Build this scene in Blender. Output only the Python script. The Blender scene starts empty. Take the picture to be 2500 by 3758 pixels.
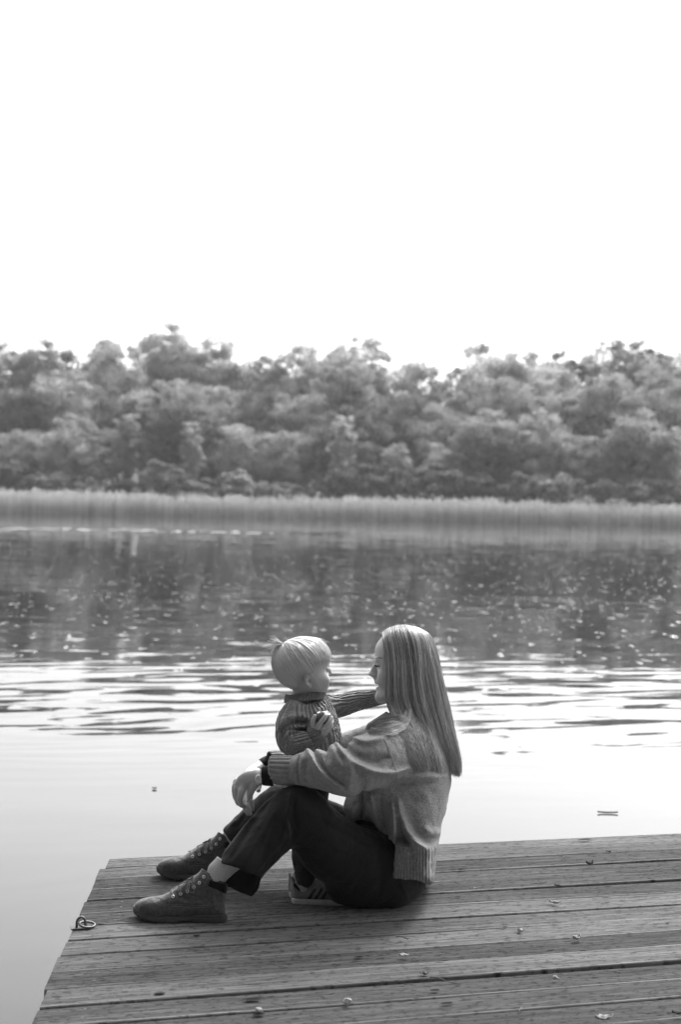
import bpy, bmesh, math, random
import numpy as np
from mathutils import Vector, Matrix, noise as mnoise

S = bpy.context.scene
COL = S.collection
rng = np.random.default_rng(7)
random.seed(7)
R = math.radians

# ---------------------------------------------------------------- camera
F = 5208.0                      # focal length in photo pixels (50 mm, 24x36 upright)
CX, CY = 1250.0, 1879.0
CAM_H = 1.22
roll, pitch = R(1.1), R(0.495)
r0 = Vector((math.cos(roll), 0, math.sin(roll)))
u0 = Vector((-math.sin(roll), 0, math.cos(roll)))
f0 = Vector((0, 1, 0))
FWD = (f0*math.cos(pitch) - u0*math.sin(pitch)).normalized()
UP = (u0*math.cos(pitch) + f0*math.sin(pitch)).normalized()
RIGHT = FWD.cross(UP).normalized()
CAMP = Vector((0, 0, CAM_H))
cd = bpy.data.cameras.new('camera')
cam = bpy.data.objects.new('camera', cd)
COL.objects.link(cam)
cam.matrix_world = Matrix(((RIGHT.x, UP.x, -FWD.x, 0), (RIGHT.y, UP.y, -FWD.y, 0), (RIGHT.z, UP.z, -FWD.z, CAM_H), (0, 0, 0, 1)))
cd.sensor_fit = 'VERTICAL'; cd.sensor_height = 36.08; cd.lens = 50
cd.clip_end = 3000; cd.clip_start = 0.05
cd.dof.use_dof = True; cd.dof.focus_distance = 4.3; cd.dof.aperture_fstop = 3.8
S.camera = cam

# ---------------------------------------------------------------- sky and sun
SUN_EL, SUN_AZ = R(46), R(28)      # azimuth measured from +Y (over the lake) towards +X
w = bpy.data.worlds.new('World'); S.world = w; w.use_nodes = True
nt = w.node_tree; nt.nodes.clear()
out = nt.nodes.new('ShaderNodeOutputWorld'); bg = nt.nodes.new('ShaderNodeBackground')
sky = nt.nodes.new('ShaderNodeTexSky'); sky.sky_type = 'NISHITA'; sky.sun_disc = False
sky.sun_elevation = SUN_EL; sky.sun_rotation = SUN_AZ; sky.dust_density = 6; sky.air_density = 1.5; sky.altitude = 50
bw = nt.nodes.new('ShaderNodeRGBToBW')
mul = nt.nodes.new('ShaderNodeMath'); mul.operation = 'MULTIPLY_ADD'
mul.inputs[1].default_value = 1.0; mul.inputs[2].default_value = 4.0     # even cloud layer over the clear-sky glow
nt.links.new(sky.outputs[0], bw.inputs[0]); nt.links.new(bw.outputs[0], mul.inputs[0])
# added falloff: sky bright over the lake, dimmed behind to darken camera-facing sides
tc = nt.nodes.new('ShaderNodeTexCoord'); dp = nt.nodes.new('ShaderNodeVectorMath'); dp.operation = 'DOT_PRODUCT'
dp.inputs[1].default_value = Vector((.22, .90, .36)).normalized()
mr_ = nt.nodes.new('ShaderNodeMapRange'); mr_.interpolation_type = 'SMOOTHSTEP'
for i_, v_ in ((1, -.45), (2, .75), (3, .06), (4, 1.0)): mr_.inputs[i_].default_value = v_
m2 = nt.nodes.new('ShaderNodeMath'); m2.operation = 'MULTIPLY'
nt.links.new(tc.outputs['Generated'], dp.inputs[0]); nt.links.new(dp.outputs['Value'], mr_.inputs[0])
nt.links.new(mul.outputs[0], m2.inputs[0]); nt.links.new(mr_.outputs[0], m2.inputs[1]); nt.links.new(m2.outputs[0], bg.inputs['Color']); bg.inputs['Strength'].default_value = 0.1
nt.links.new(bg.outputs[0], out.inputs['Surface'])
sd = bpy.data.lights.new('sun', 'SUN'); sd.energy = 1.5; sd.angle = R(14); sd.color = (1, 0.99, 0.98)
sun = bpy.data.objects.new('sun', sd); COL.objects.link(sun)
sdir = Vector((math.sin(SUN_AZ)*math.cos(SUN_EL), math.cos(SUN_AZ)*math.cos(SUN_EL), math.sin(SUN_EL)))
sun.rotation_euler = sdir.to_track_quat('Z', 'Y').to_euler(); sun.location = sdir*30
S.view_settings.view_transform = 'Standard'; S.view_settings.look = 'None'
S.view_settings.gamma = 1; S.view_settings.exposure = 1.4

# ---------------------------------------------------------------- helpers
D0 = 4.35
def W(p):
    """(u, v, w) in photo-scale units about the sitters -> world metres. w runs away from the camera."""
    u, v, d = p
    k = D0/F*(1+d/F)
    return CAMP + (RIGHT*(u-CX) + UP*(CY-v))*k + FWD*(D0*(1+d/F))
_B = np.array([RIGHT[:], UP[:], FWD[:]])
def WN(a):
    a = np.asarray(a, float); k = D0/F*(1+a[:, 2]/F)
    q = np.stack([(a[:, 0]-CX)*k, (CY-a[:, 1])*k, D0*(1+a[:, 2]/F)], 1)
    return q @ _B + np.array(CAMP)
def deck_v(u, d, z=0.0):
    k = D0/F*(1+d/F)
    return CY + ((CAM_H - z + FWD.z*D0*(1+d/F))/k + RIGHT.z*(u-CX))/UP.z
def ray_z(u, v, z):
    d = FWD*F + RIGHT*(u-CX) + UP*(CY-v)
    return CAMP + d*((z-CAM_H)/d.z)
def ray_y(u, v, y):
    d = FWD*F + RIGHT*(u-CX) + UP*(CY-v)
    return CAMP + d*(y/d.y)

def tag(o, label=None, cat=None, group=None, kind=None):
    if label: o['label'] = label
    if cat: o['category'] = cat
    if group: o['group'] = group
    if kind: o['kind'] = kind
    return o
def empty(name, loc=(0, 0, 0), rz=0):
    o = bpy.data.objects.new(name, None); COL.objects.link(o)
    o.location = loc; o.rotation_euler = (0, 0, rz); o.empty_display_size = 0.1
    return o
def link(name, me, mat=None, parent=None, smooth=True):
    o = bpy.data.objects.new(name, me); COL.objects.link(o)
    if mat is not None and len(me.materials) == 0: me.materials.append(mat)
    if smooth:
        me.polygons.foreach_set('use_smooth', np.ones(len(me.polygons), bool))
    if parent is not None:
        o.parent = parent
        bpy.context.view_layer.update()
        # geometry is given in world space: keep it there under a placed parent
        o.matrix_parent_inverse = parent.matrix_world.inverted()
    return o
def mesh_np(name, V, Fc, attrs=None):
    """V (n,3); Fc (m,k) int array or list of such"""
    me = bpy.data.meshes.new(name)
    V = np.asarray(V, np.float32)
    if not isinstance(Fc, list) or not isinstance(Fc[0], np.ndarray): Fc = [np.asarray(Fc)]
    Fc = [np.asarray(f, np.int32) for f in Fc if len(f)]
    me.vertices.add(len(V)); me.vertices.foreach_set('co', V.ravel())
    nl = sum(f.size for f in Fc); npoly = sum(len(f) for f in Fc)
    me.loops.add(nl); me.polygons.add(npoly)
    me.loops.foreach_set('vertex_index', np.concatenate([f.ravel() for f in Fc]))
    tot = np.concatenate([np.full(len(f), f.shape[1]) for f in Fc])
    st = np.concatenate([[0], np.cumsum(tot)[:-1]])
    me.polygons.foreach_set('loop_start', st.astype(np.int32))
    me.update(calc_edges=True)
    for k, a in (attrs or {}).items():
        at = me.attributes.new(k, 'FLOAT' if a.ndim == 1 else 'FLOAT_VECTOR', 'POINT')
        at.data.foreach_set('value' if a.ndim == 1 else 'vector', np.asarray(a, np.float32).ravel())
    return me

# ---- material helper
class NG:
    def __init__(s, name):
        s.m = bpy.data.materials.new(name); s.m.use_nodes = True; s.t = s.m.node_tree
        s.n = s.t.nodes; s.b = s.n['Principled BSDF']; s.o = s.n['Material Output']
    def node(s, typ, **kw):
        x = s.n.new(typ)
        for k, v in kw.items():
            if k.startswith('i_'):
                key = k[2:]; key = int(key) if key.isdigit() else key
                s.plug(v, x.inputs[key])
            else: setattr(x, k, v)
        return x
    def plug(s, v, sock):
        if isinstance(v, bpy.types.NodeSocket): s.t.links.new(v, sock)
        elif isinstance(v, bpy.types.Node): s.t.links.new(v.outputs[0], sock)
        else: sock.default_value = v
    def math(s, op, a, b=None, c=None, clamp=False):
        x = s.n.new('ShaderNodeMath'); x.operation = op; x.use_clamp = clamp
        s.plug(a, x.inputs[0])
        if b is not None: s.plug(b, x.inputs[1])
        if c is not None: s.plug(c, x.inputs[2])
        return x.outputs[0]
    def coord(s, which='Object'):
        return s.node('ShaderNodeTexCoord').outputs[which]
    def pos(s): return s.node('ShaderNodeNewGeometry').outputs['Position']
    def attr(s, name, out='Fac'): return s.node('ShaderNodeAttribute', attribute_name=name).outputs[out]
    def vmul(s, v, xyz):
        x = s.n.new('ShaderNodeVectorMath'); x.operation = 'MULTIPLY'; s.plug(v, x.inputs[0]); x.inputs[1].default_value = xyz
        return x.outputs[0]
    def vadd(s, v, q):
        x = s.n.new('ShaderNodeVectorMath'); x.operation = 'ADD'; s.plug(v, x.inputs[0]); s.plug(q, x.inputs[1])
        return x.outputs[0]
    def noise(s, v, scale=1, detail=2, rough=.5, dist=0, out=0):
        x = s.node('ShaderNodeTexNoise'); s.plug(v, x.inputs['Vector']); x.inputs['Scale'].default_value = scale
        x.inputs['Detail'].default_value = detail; x.inputs['Roughness'].default_value = rough; x.inputs['Distortion'].default_value = dist
        return x.outputs[out]
    def ramp(s, fac, stops):
        x = s.n.new('ShaderNodeValToRGB'); s.plug(fac, x.inputs[0]); e = x.color_ramp.elements
        while len(e) < len(stops): e.new(0.5)
        for i, (p, c) in enumerate(stops):
            e[i].position = p; e[i].color = (c, c, c, 1) if not isinstance(c, tuple) else c
        return x.outputs[0]
    def map(s, v, a, b, c, d, smooth=False):
        x = s.n.new('ShaderNodeMapRange'); s.plug(v, x.inputs[0])
        for i, q in enumerate((a, b, c, d)): s.plug(q, x.inputs[i+1])
        if smooth: x.interpolation_type = 'SMOOTHSTEP'
        return x.outputs[0]
    def grey(s, v):
        c = s.n.new('ShaderNodeCombineColor')
        for i in range(3): s.plug(v, c.inputs[i])
        return c.outputs[0]
    def bump(s, h, dist=0.002, strength=1.0, normal=None):
        x = s.n.new('ShaderNodeBump'); s.plug(h, x.inputs['Height']); x.inputs['Distance'].default_value = dist; x.inputs['Strength'].default_value = strength
        if normal is not None: s.plug(normal, x.inputs['Normal'])
        s.t.links.new(x.outputs[0], s.b.inputs['Normal']); return x.outputs[0]
    def base(s, v):
        if isinstance(v, (int, float)): s.b.inputs['Base Color'].default_value = (v, v, v, 1)
        else: s.plug(v, s.b.inputs['Base Color'])
        return s
    def set(s, **kw):
        for k, v in kw.items(): s.plug(v, s.b.inputs[k.replace('_', ' ')])
        return s

def simple(name, g, rough=.6, var=.15, scale=60, spec=.5, metal=0.0, bump=0.0, bscale=200):
    n = NG(name); c = n.coord()
    n.base(n.math('MULTIPLY', n.map(n.noise(c, scale, 3), .3, .7, 1-var, 1+var), g))
    n.set(Roughness=rough, Metallic=metal, Specular_IOR_Level=spec)
    if bump: n.bump(n.noise(c, bscale, 3), bump)
    return n.m
# ================================================================ THE SETTING
WATER_Z = -0.45
def water_material():
    n = NG('lake water'); p = n.pos()
    sep = n.node('ShaderNodeSeparateXYZ'); n.plug(p, sep.inputs[0]); X, Y = sep.outputs[0], sep.outputs[1]
    def centred(o):
        x = n.n.new('ShaderNodeVectorMath'); x.operation = 'SUBTRACT'; n.plug(o, x.inputs[0]); x.inputs[1].default_value = (.5, .5, .5); return x.outputs[0]
    def scaled(o, f):
        x = n.n.new('ShaderNodeVectorMath'); x.operation = 'SCALE'; n.plug(o, x.inputs[0]); n.plug(f, x.inputs['Scale']); return x.outputs[0]
    warp = scaled(centred(n.noise(n.vmul(p, (.12, .3, .2)), 1, 2, out=1)), 1.5)
    pw = n.vadd(p, warp)
    swell = scaled(centred(n.noise(n.vmul(pw, (.35, 1.6, 1)), 1, 1, out=1)), .035)
    # crests a metre or so long, half a metre apart, growing away from the sheltered jetty
    a1 = n.math('MULTIPLY', n.map(Y, 7.6, 11.2, 0.018, 0.2, True), n.map(Y, 11.5, 16.8, 1, .16, True))
    rt = n.node('ShaderNodeVectorRotate', rotation_type='Z_AXIS'); n.plug(pw, rt.inputs['Vector']); rt.inputs['Angle'].default_value = R(-14)
    rip = scaled(centred(n.noise(n.vmul(rt.outputs[0], (1.2, 5.0, 1)), 1, 2.2, .5, .5, out=1)), a1)
    # short steep wavelets that catch the sky in scattered glints
    fine = n.noise(n.vmul(p, (8.5, 3.2, 1)), 1, 1, .5, out=0)
    gl = n.math('MAXIMUM', n.math('SUBTRACT', fine, .70), 0.0)
    patch = n.map(n.noise(n.vmul(p, (.25, .12, 1)), 1, 2), .4, .62, .4, 1.25)
    a2 = n.math('MULTIPLY', n.map(Y, 11, 20, 0.0, -6.5, True), patch)
    a2 = n.math('MULTIPLY', a2, n.map(Y, 36, 50, 1.0, .15, True))
    gy = n.math('MULTIPLY', gl, a2)
    # a wind-ruffled streak near the far side
    wob = n.math('MULTIPLY_ADD', n.noise(n.vmul(p, (.15, .0, 0)), 1, 3), 9, Y)
    band = n.math('MULTIPLY', n.map(n.math('ABSOLUTE', n.math('SUBTRACT', wob, 73)), 1.0, 4.5, 1, 0, True), n.map(X, -9, 3, 1, 0, True))
    gb = n.math('MULTIPLY', n.math('MULTIPLY', n.math('MAXIMUM', n.math('SUBTRACT', n.noise(n.vmul(p, (3, 1.0, 1)), 1, 2), .45), 0), -1.0), band)
    cmb = n.node('ShaderNodeCombineXYZ'); n.plug(n.math('ADD', gy, gb), cmb.inputs[1])
    s = n.vadd(n.vadd(swell, rip), cmb.outputs[0])
    # flatten the x tilt, keep y tilt, z = 1
    s2 = n.vmul(s, (.35, 1, 0)); s3 = n.vadd(s2, (0, 0, 1))
    nm = n.n.new('ShaderNodeVectorMath'); nm.operation = 'NORMALIZE'; n.plug(s3, nm.inputs[0])
    n.base(0.022); n.set(Roughness=0.02, IOR=1.34, Normal=nm.outputs[0], Specular_IOR_Level=.5)
    return n.m
me = mesh_np('water', [(-400, -60, WATER_Z), (400, -60, WATER_Z), (400, 400, WATER_Z), (-400, 400, WATER_Z)], [[0, 1, 2, 3]])
water = tag(link('water', me, water_material(), smooth=False), kind='structure')

# ---- far bank: one sheet rising behind the reeds
def far_ground():
    xs = np.linspace(-160, 160, 65); ys = np.concatenate([np.linspace(119, 200, 28), [260, 380]])
    V = []
    for y in ys:
        for x in xs:
            h = WATER_Z - .35 + min(1, max(0, (y-119)/14))*.9 + max(0, (y-133))*.045
            h += .5*mnoise.noise(Vector((x*.05, y*.05, 0)))*min(1, max(0, (y-126)/20))
            V.append((x, y, h))
    nx = len(xs); q = [(j*nx+i, j*nx+i+1, (j+1)*nx+i+1, (j+1)*nx+i) for j in range(len(ys)-1) for i in range(nx-1)]
    return mesh_np('ground', V, q), V
gm, _ = far_ground()
ground = tag(link('ground', gm, simple('bank earth', .07, .95, .4, .6, spec=.1)), kind='structure')
def ground_z(x, y):
    return WATER_Z - .35 + min(1, max(0, (y-119)/14))*.9 + max(0, (y-133))*.045 + .5*mnoise.noise(Vector((x*.05, y*.05, 0)))*min(1, max(0, (y-126)/20))

# ---- reeds
def reeds():
    n = 26000
    x = rng.uniform(-52, 52, n); dep = rng.random(n)**1.3*9
    y = 121.5 + dep + .8*np.sin(x*.35) + .7*np.sin(x*.11+1)
    clump = np.array([mnoise.noise(Vector((a*.9, b*.5, 3))) for a, b in zip(x[:n//6], y[:n//6])])
    clump = np.resize(clump, n)*0 + .5*np.sin(x*1.9+np.sin(y*1.3)*2)*np.sin(x*.7+2)
    h = 1.66 + .25*clump + rng.normal(0, .2, n) + .12*np.sin(x*.2) + .25*np.array([mnoise.noise(Vector((a*.5, 7, 3))) for a in x])
    z0 = np.full(n, WATER_Z - .05)
    a = rng.uniform(0, np.pi, n); wd = rng.uniform(.012, .03, n)
    lx = rng.normal(0, .14, n); ly = rng.normal(0, .14, n)
    dx, dy = np.cos(a)*wd, np.sin(a)*wd*.4
    V = np.empty((n, 5, 3)); 
    V[:, 0] = np.stack([x-dx, y-dy, z0], 1); V[:, 1] = np.stack([x+dx, y+dy, z0], 1)
    V[:, 2] = np.stack([x+dx*.8+lx*.35, y+dy*.8+ly*.35, z0+h*.6], 1); V[:, 3] = np.stack([x-dx*.8+lx*.35, y-dy*.8+ly*.35, z0+h*.6], 1)
    V[:, 4] = np.stack([x+lx, y+ly, z0+h], 1)
    b = np.arange(n)[:, None]*5
    # feathery heads: a second wider blade for a third of them
    m = n//3; hx = V[:m, 4]; hw = rng.uniform(.03, .06, m); hh = rng.uniform(.2, .34, m)
    H = np.stack([hx-np.stack([hw, 0*hw, hh*.5], 1), hx-np.stack([0*hw, 0*hw, hh], 1), hx+np.stack([hw, 0*hw, -hh*.5], 1), hx+np.stack([lx[:m]*.2, 0*hw, .06+0*hw], 1)], 1)
    VV = np.concatenate([V.reshape(-1, 3), H.reshape(-1, 3)])
    hb = 5*n + np.arange(m)[:, None]*4
    at = np.concatenate([np.repeat(rng.random(n), 5), np.repeat(rng.random(m), 4)])
    hgt = (VV[:, 2]-WATER_Z)/2.2
    return mesh_np('reeds', VV, [np.concatenate([b+[[0, 1, 2, 3]], hb+[[0, 1, 2, 3]]]), b+[[3, 2, 4]]], {'rnd': at, 'hgt': hgt})
n = NG('dry reed'); r_ = n.attr('rnd')
# stems are darker low down and paler towards the seed heads
cl_ = n.map(n.noise(n.vmul(n.pos(), (1.1, .5, .06)), 1, 3, .6), .32, .68, .55, 1.35)
n.base(n.math('MULTIPLY', n.math('MULTIPLY', n.map(r_, 0, 1, .75, 1.2), cl_), n.map(n.attr('hgt'), .1, .85, .44, .66))).set(Roughness=.8, Specular_IOR_Level=.2)
tr = n.node('ShaderNodeBsdfTranslucent'); n.plug(n.math('MULTIPLY', n.map(r_, 0, 1, .75, 1.2), n.map(n.attr('hgt'), .25, 1.0, .2, .6)), tr.inputs[0])
mx = n.node('ShaderNodeMixShader'); mx.inputs[0].default_value = .5
n.t.links.new(n.b.outputs[0], mx.inputs[1]); n.t.links.new(tr.outputs[0], mx.inputs[2]); n.t.links.new(mx.outputs[0], n.o.inputs[0])
reed = link('reeds', reeds(), n.m, smooth=False)
tag(reed, 'long belt of pale tall reeds standing in the water along the far bank', 'reeds', kind='stuff')

# ---- trees
def leaf_mat(name, g, trans=.35):
    n = NG(name); p = n.coord(); oi = n.node('ShaderNodeObjectInfo').outputs['Random']
    v = n.math('MULTIPLY', n.map(n.attr('rnd'), 0, 1, .62, 1.38), n.map(n.noise(p, .5, 2), .3, .7, .75, 1.25))
    n.base(n.math('MULTIPLY', n.math('MULTIPLY', v, g), n.map(oi, 0, 1, .85, 1.15))).set(Roughness=.75, Specular_IOR_Level=.15)
    tr = n.node('ShaderNodeBsdfTranslucent'); n.plug(n.math('MULTIPLY', v, g*1.1), tr.inputs[0])
    mx = n.node('ShaderNodeMixShader'); mx.inputs[0].default_value = trans
    n.t.links.new(n.b.outputs[0], mx.inputs[1]); n.t.links.new(tr.outputs[0], mx.inputs[2]); n.t.links.new(mx.outputs[0], n.o.inputs[0])
    return n.m
LEAF = {'pale': leaf_mat('pale foliage', .52), 'mid': leaf_mat('mid foliage', .42), 'dark': leaf_mat('dark foliage', .22)}
BARK = simple('bark', .12, .9, .3, 3, spec=.1); BIRCH = simple('birch bark', .5, .8, .4, 4, spec=.1)

def tube(pts, rad, seg=7, cap=True):
    """ring-swept tube through pts -> V, quads"""
    pts = np.asarray(pts, float); rad = np.broadcast_to(np.asarray(rad, float), (len(pts),))
    t = np.gradient(pts, axis=0); t /= np.linalg.norm(t, axis=1)[:, None]+1e-12
    ref = np.array([0, 0, 1.]) if abs(t[0][2]) < .9 else np.array([1., 0, 0])
    V = []; a = np.cross(t[0], ref); a /= np.linalg.norm(a)
    for i in range(len(pts)):
        a = a - t[i]*a.dot(t[i]); a /= np.linalg.norm(a)+1e-12; b = np.cross(t[i], a)
        th = np.arange(seg)/seg*2*np.pi
        V.append(pts[i] + rad[i]*(np.cos(th)[:, None]*a + np.sin(th)[:, None]*b))
    V = np.concatenate(V); q = []
    for i in range(len(pts)-1):
        for j in range(seg):
            q.append((i*seg+j, i*seg+(j+1) % seg, (i+1)*seg+(j+1) % seg, (i+1)*seg+j))
    q = np.array(q)
    if cap:
        n0 = len(V); V = np.concatenate([V, pts[:1]-0*t[:1], pts[-1:]])
        e = len(pts)-1
        tri = [(n0, (j+1) % seg, j, j) for j in range(seg)] + [(n0+1, e*seg+j, e*seg+(j+1) % seg, e*seg+(j+1) % seg) for j in range(seg)]
        tri = np.array(tri)[:, :3]
        return V, q, tri
    return V, q, np.zeros((0, 3), int)
class Acc:
    def __init__(s): s.V = []; s.Q = []; s.T = []; s.n = 0; s.A = []
    def add(s, V, Q=None, T=None, a=None):
        V = np.asarray(V, float); s.V.append(V)
        if Q is not None and len(Q): s.Q.append(np.asarray(Q)+s.n)
        if T is not None and len(T): s.T.append(np.asarray(T)+s.n)
        s.A.append(np.full(len(V), 0.0 if a is None else a) if np.ndim(a) == 0 else np.asarray(a, float)); s.n += len(V)
    def tube(s, pts, rad, seg=7, a=None, cap=True): s.add(*tube(pts, rad, seg, cap), a)
    def mesh(s, name, attr='rnd', warp=None):
        V = np.concatenate(s.V)
        if warp is not None: V = warp(V)
        fs = []
        if s.Q: fs.append(np.concatenate(s.Q))
        if s.T: fs.append(np.concatenate(s.T))
        return mesh_np(name, V, fs, {attr: np.concatenate(s.A)})

def make_tree(kind, H, Wd, base, nclump, seed, sparse=1.0, conic=0, leafsize=.14):
    """crown envelope of width Wd from height base to H; clumps of leaf-sized quads; tapered trunk with limbs"""
    g = np.random.default_rng(seed)
    cz, hz = (H+base)/2, (H-base)/2
    cl = []
    while len(cl) < nclump:
        d = g.normal(0, 1, 3); d /= np.linalg.norm(d); rr = g.random()**.46*.97
        t = (d[2]*rr+1)/2
        ww = Wd/2*(1 - (t*.92 if conic else 0))*(1.0 if not conic else 1.25)
        bulge = min(1.7, max(1e-3, 1-(d[2]*rr)**2)**-.22) if not conic else 1; ww *= bulge
        bumpy = 1+.15*mnoise.noise(Vector((d[0]*1.7+seed, d[1]*1.7, d[2]*1.7)))*2
        c = np.array([d[0]*rr*ww*bumpy, d[1]*rr*ww*bumpy, cz+d[2]*rr*hz*(1+.12*(bumpy-1))])
        cl.append((c, g.uniform(.5, 1.3)*Wd*.105))
    Q = []; A = []
    for c, cr in cl:
        nl = int(190*sparse*g.uniform(.6, 1.3))
        d = g.normal(0, 1, (nl, 3)); d /= np.linalg.norm(d, axis=1)[:, None]
        p = c + d*(cr*g.random((nl, 1))**.5)*np.array([1.25, 1.25, .72])
        nrm = d*.7 + g.normal(0, .6, (nl, 3)) + np.array([0, 0, .5]); nrm /= np.linalg.norm(nrm, axis=1)[:, None]
        t1 = np.cross(nrm, g.normal(0, 1, (nl, 3))); t1 /= np.linalg.norm(t1, axis=1)[:, None]+1e-9; t2 = np.cross(nrm, t1)
        sz = leafsize*g.uniform(.55, 1.3, (nl, 1))
        Q.append(np.stack([p-t1*sz, p-t2*sz*.55, p+t1*sz, p+t2*sz*.55], 1))
        A.append(np.repeat(np.clip(g.normal(g.uniform(.25, .8), .25, nl), 0, 1), 4))
    Vq = np.concatenate(Q).reshape(-1, 3); nq = len(Vq)//4
    crown = mesh_np('crown', Vq, np.arange(nq*4).reshape(-1, 4), {'rnd': np.concatenate(A)})
    acc = Acc(); lean = g.normal(0, .02, 2)*H
    zt = H*.86; tp = [np.array([lean[0]*t*t, lean[1]*t*t, zt*t-.3]) + np.append(g.normal(0, .04, 2)*(0 < t < 1), 0) for t in np.linspace(0, 1, 9)]
    tr = H*.0135+.04; acc.tube(tp, [tr*(1-.85*t)*(1.35 if t == 0 else 1) for t in np.linspace(0, 1, 9)], 8)
    for c, cr in cl[::2]:
        t = np.clip((c[2]-base*.4)/zt*.72, .18, .85); k = t*8; i = int(k); s0 = tp[i]*(1-(k-i))+tp[i+1]*(k-i)
        mid = (s0+c)/2 + np.array([0, 0, -.15*np.linalg.norm(c-s0)*.3])
        acc.tube([s0, mid, c], [tr*.38*(1-.6*t), tr*.22, .012], 5, cap=False)
    return crown, acc.mesh('trunk')
PROTO = {
 'round':  [make_tree('r', 11, 8.5, 1.2, 190, 11), make_tree('r', 11, 9.5, 1.0, 210, 12), make_tree('r', 11, 7.5, 1.6, 175, 13)],
 'tall':   [make_tree('t', 15, 7.5, 3.0, 240, 21), make_tree('t', 15, 8.5, 3.5, 260, 22)],
 'airy':   [make_tree('a', 15, 7.0, 4.0, 190, 31, .6, leafsize=.16), make_tree('a', 15, 5.5, 3.0, 160, 32, .65, leafsize=.16)],
 'spruce': [make_tree('s', 15, 6.0, 1.0, 190, 41, conic=1)],
 'shrub':  [make_tree('b', 3.6, 5.0, .1, 70, 51, .8, leafsize=.16), make_tree('b', 3.6, 4.0, .1, 60, 52, .8, leafsize=.16)],
}
WORD = {'round': 'broad round-crowned tree', 'tall': 'tall full-crowned tree', 'airy': 'thin-leaved airy tree', 'spruce': 'pointed dark conifer', 'shrub': 'low leafy bush'}
NAME = {'round': 'broadleaf_tree', 'tall': 'tall_tree', 'airy': 'birch_tree', 'spruce': 'conifer', 'shrub': 'bush'}
CATG = {'round': 'tree', 'tall': 'tree', 'airy': 'tree', 'spruce': 'tree', 'shrub': 'bush'}
_mcache = {}
def place_tree(kind, pi, x, y, h, wid, tone, row):
    cr, tr = PROTO[kind][pi % len(PROTO[kind])]
    H0 = {'round': 11, 'tall': 15, 'airy': 15, 'spruce': 15, 'shrub': 3.6}[kind]
    s = h/H0
    key = (kind, pi % len(PROTO[kind]), tone)
    if key not in _mcache:
        c2 = cr.copy(); c2.materials.clear(); c2.materials.append(LEAF[tone])
        t2 = tr.copy(); t2.materials.clear(); t2.materials.append(BIRCH if kind == 'airy' else BARK); _mcache[key] = (c2, t2)
    c2, t2 = _mcache[key]
    z = ground_z(x, y)
    e = empty(NAME[kind], (x, y, z), random.uniform(0, 6.28)); e.scale = (s*wid, s*wid, s)
    for nme, m in (('crown', c2), ('trunk', t2)):
        o = bpy.data.objects.new(nme, m); COL.objects.link(o); o.parent = e
    e['category'] = CATG[kind]; e['_row'] = row
    return (e, kind, tone, row)
def skyline(u):   # photo-pixel row of the tree tops across the picture
    us = [-600, 0, 60, 140, 250, 340, 370, 480, 600, 640, 720, 790, 830, 920, 1000, 1080, 1130, 1190, 1260, 1320, 1360, 1400, 1480, 1600, 1660, 1700, 1760, 1900, 1960, 2030, 2080, 2200, 2330, 2420, 2500, 3100]
    vs = [1240, 1245, 1262, 1240, 1228, 1228, 1205, 1240, 1180, 1178, 1195, 1290, 1270, 1245, 1280, 1270, 1260, 1220, 1200, 1225, 1240, 1300, 1305, 1345, 1350, 1300, 1235, 1225, 1250, 1300, 1290, 1230, 1240, 1250, 1265, 1260]
    return np.interp(u, us, vs)
def hfor(x, y, v):    # tree height so its top shows at photo row v
    z = ray_y(0, v, y).z + (x - ray_y(0, v, y).x)*math.tan(R(1.1))*0
    d = Vector((x, y, 0)); 
    # solve z so that projection row equals v
    a = (x*RIGHT.x + y*RIGHT.y); 
    num = (CY-v)/F
    # (UP.(p)) / (FWD.(p)) = num
    k = (num*(FWD.x*x+FWD.y*y) - (UP.x*x+UP.y*y))/(UP.z - num*FWD.z)
    return k + CAM_H - ground_z(x, y)
trees = []
tr_r = random.Random(5)
def u_of(x, y): return CX + F*(RIGHT.x*x+RIGHT.y*y)/(FWD.x*x+FWD.y*y)
# back row follows the skyline
x = -48
while x < 52:
    y = 160 + tr_r.uniform(-5, 6); u = u_of(x, y)
    v = skyline(u) + tr_r.uniform(-6, 22); h = hfor(x, y, v)
    kind = tr_r.choice(['tall', 'tall', 'round', 'tall'])
    tone = tr_r.choice(['mid', 'mid', 'dark', 'pale'])
    if 345 < u < 405: kind, tone = 'spruce', 'dark'
    if 520 < u < 740: kind, tone = 'tall', 'pale'
    if 1170 < u < 1350: kind, tone = 'airy', 'pale'
    if 1680 < u < 1940: kind, tone = 'round', 'pale'
    if 2080 < u < 2250: kind, tone = 'airy', 'mid'
    trees.append(place_tree(kind, tr_r.randrange(3), x, y, h, tr_r.uniform(.75, .95), tone, 'back')); x += tr_r.uniform(3.9, 5.4)
x = -44
while x < 46:
    y = 147 + tr_r.uniform(-3, 3); u = u_of(x, y)
    v = skyline(u) + tr_r.uniform(90, 190); h = hfor(x, y, v)
    kind = tr_r.choice(['round', 'tall', 'round', 'airy', 'round']); tone = tr_r.choice(['mid', 'dark', 'pale', 'mid', 'dark'])
    trees.append(place_tree(kind, tr_r.randrange(3), x, y, h, tr_r.uniform(.8, 1.05), tone, 'middle')); x += tr_r.uniform(4.2, 5.6)
x = -40
while x < 42:
    y = 137.5 + tr_r.uniform(-2.5, 2.0); u = u_of(x, y)
    v = skyline(u) + tr_r.uniform(230, 350); h = hfor(x, y, v)
    kind = tr_r.choice(['round', 'round', 'airy', 'round']); tone = tr_r.choice(['mid', 'mid', 'dark', 'pale'])
    trees.append(place_tree(kind, tr_r.randrange(3), x, y, h, tr_r.uniform(.85, 1.1), tone, 'front')); x += tr_r.uniform(4.0, 5.8)
x = -38
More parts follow.
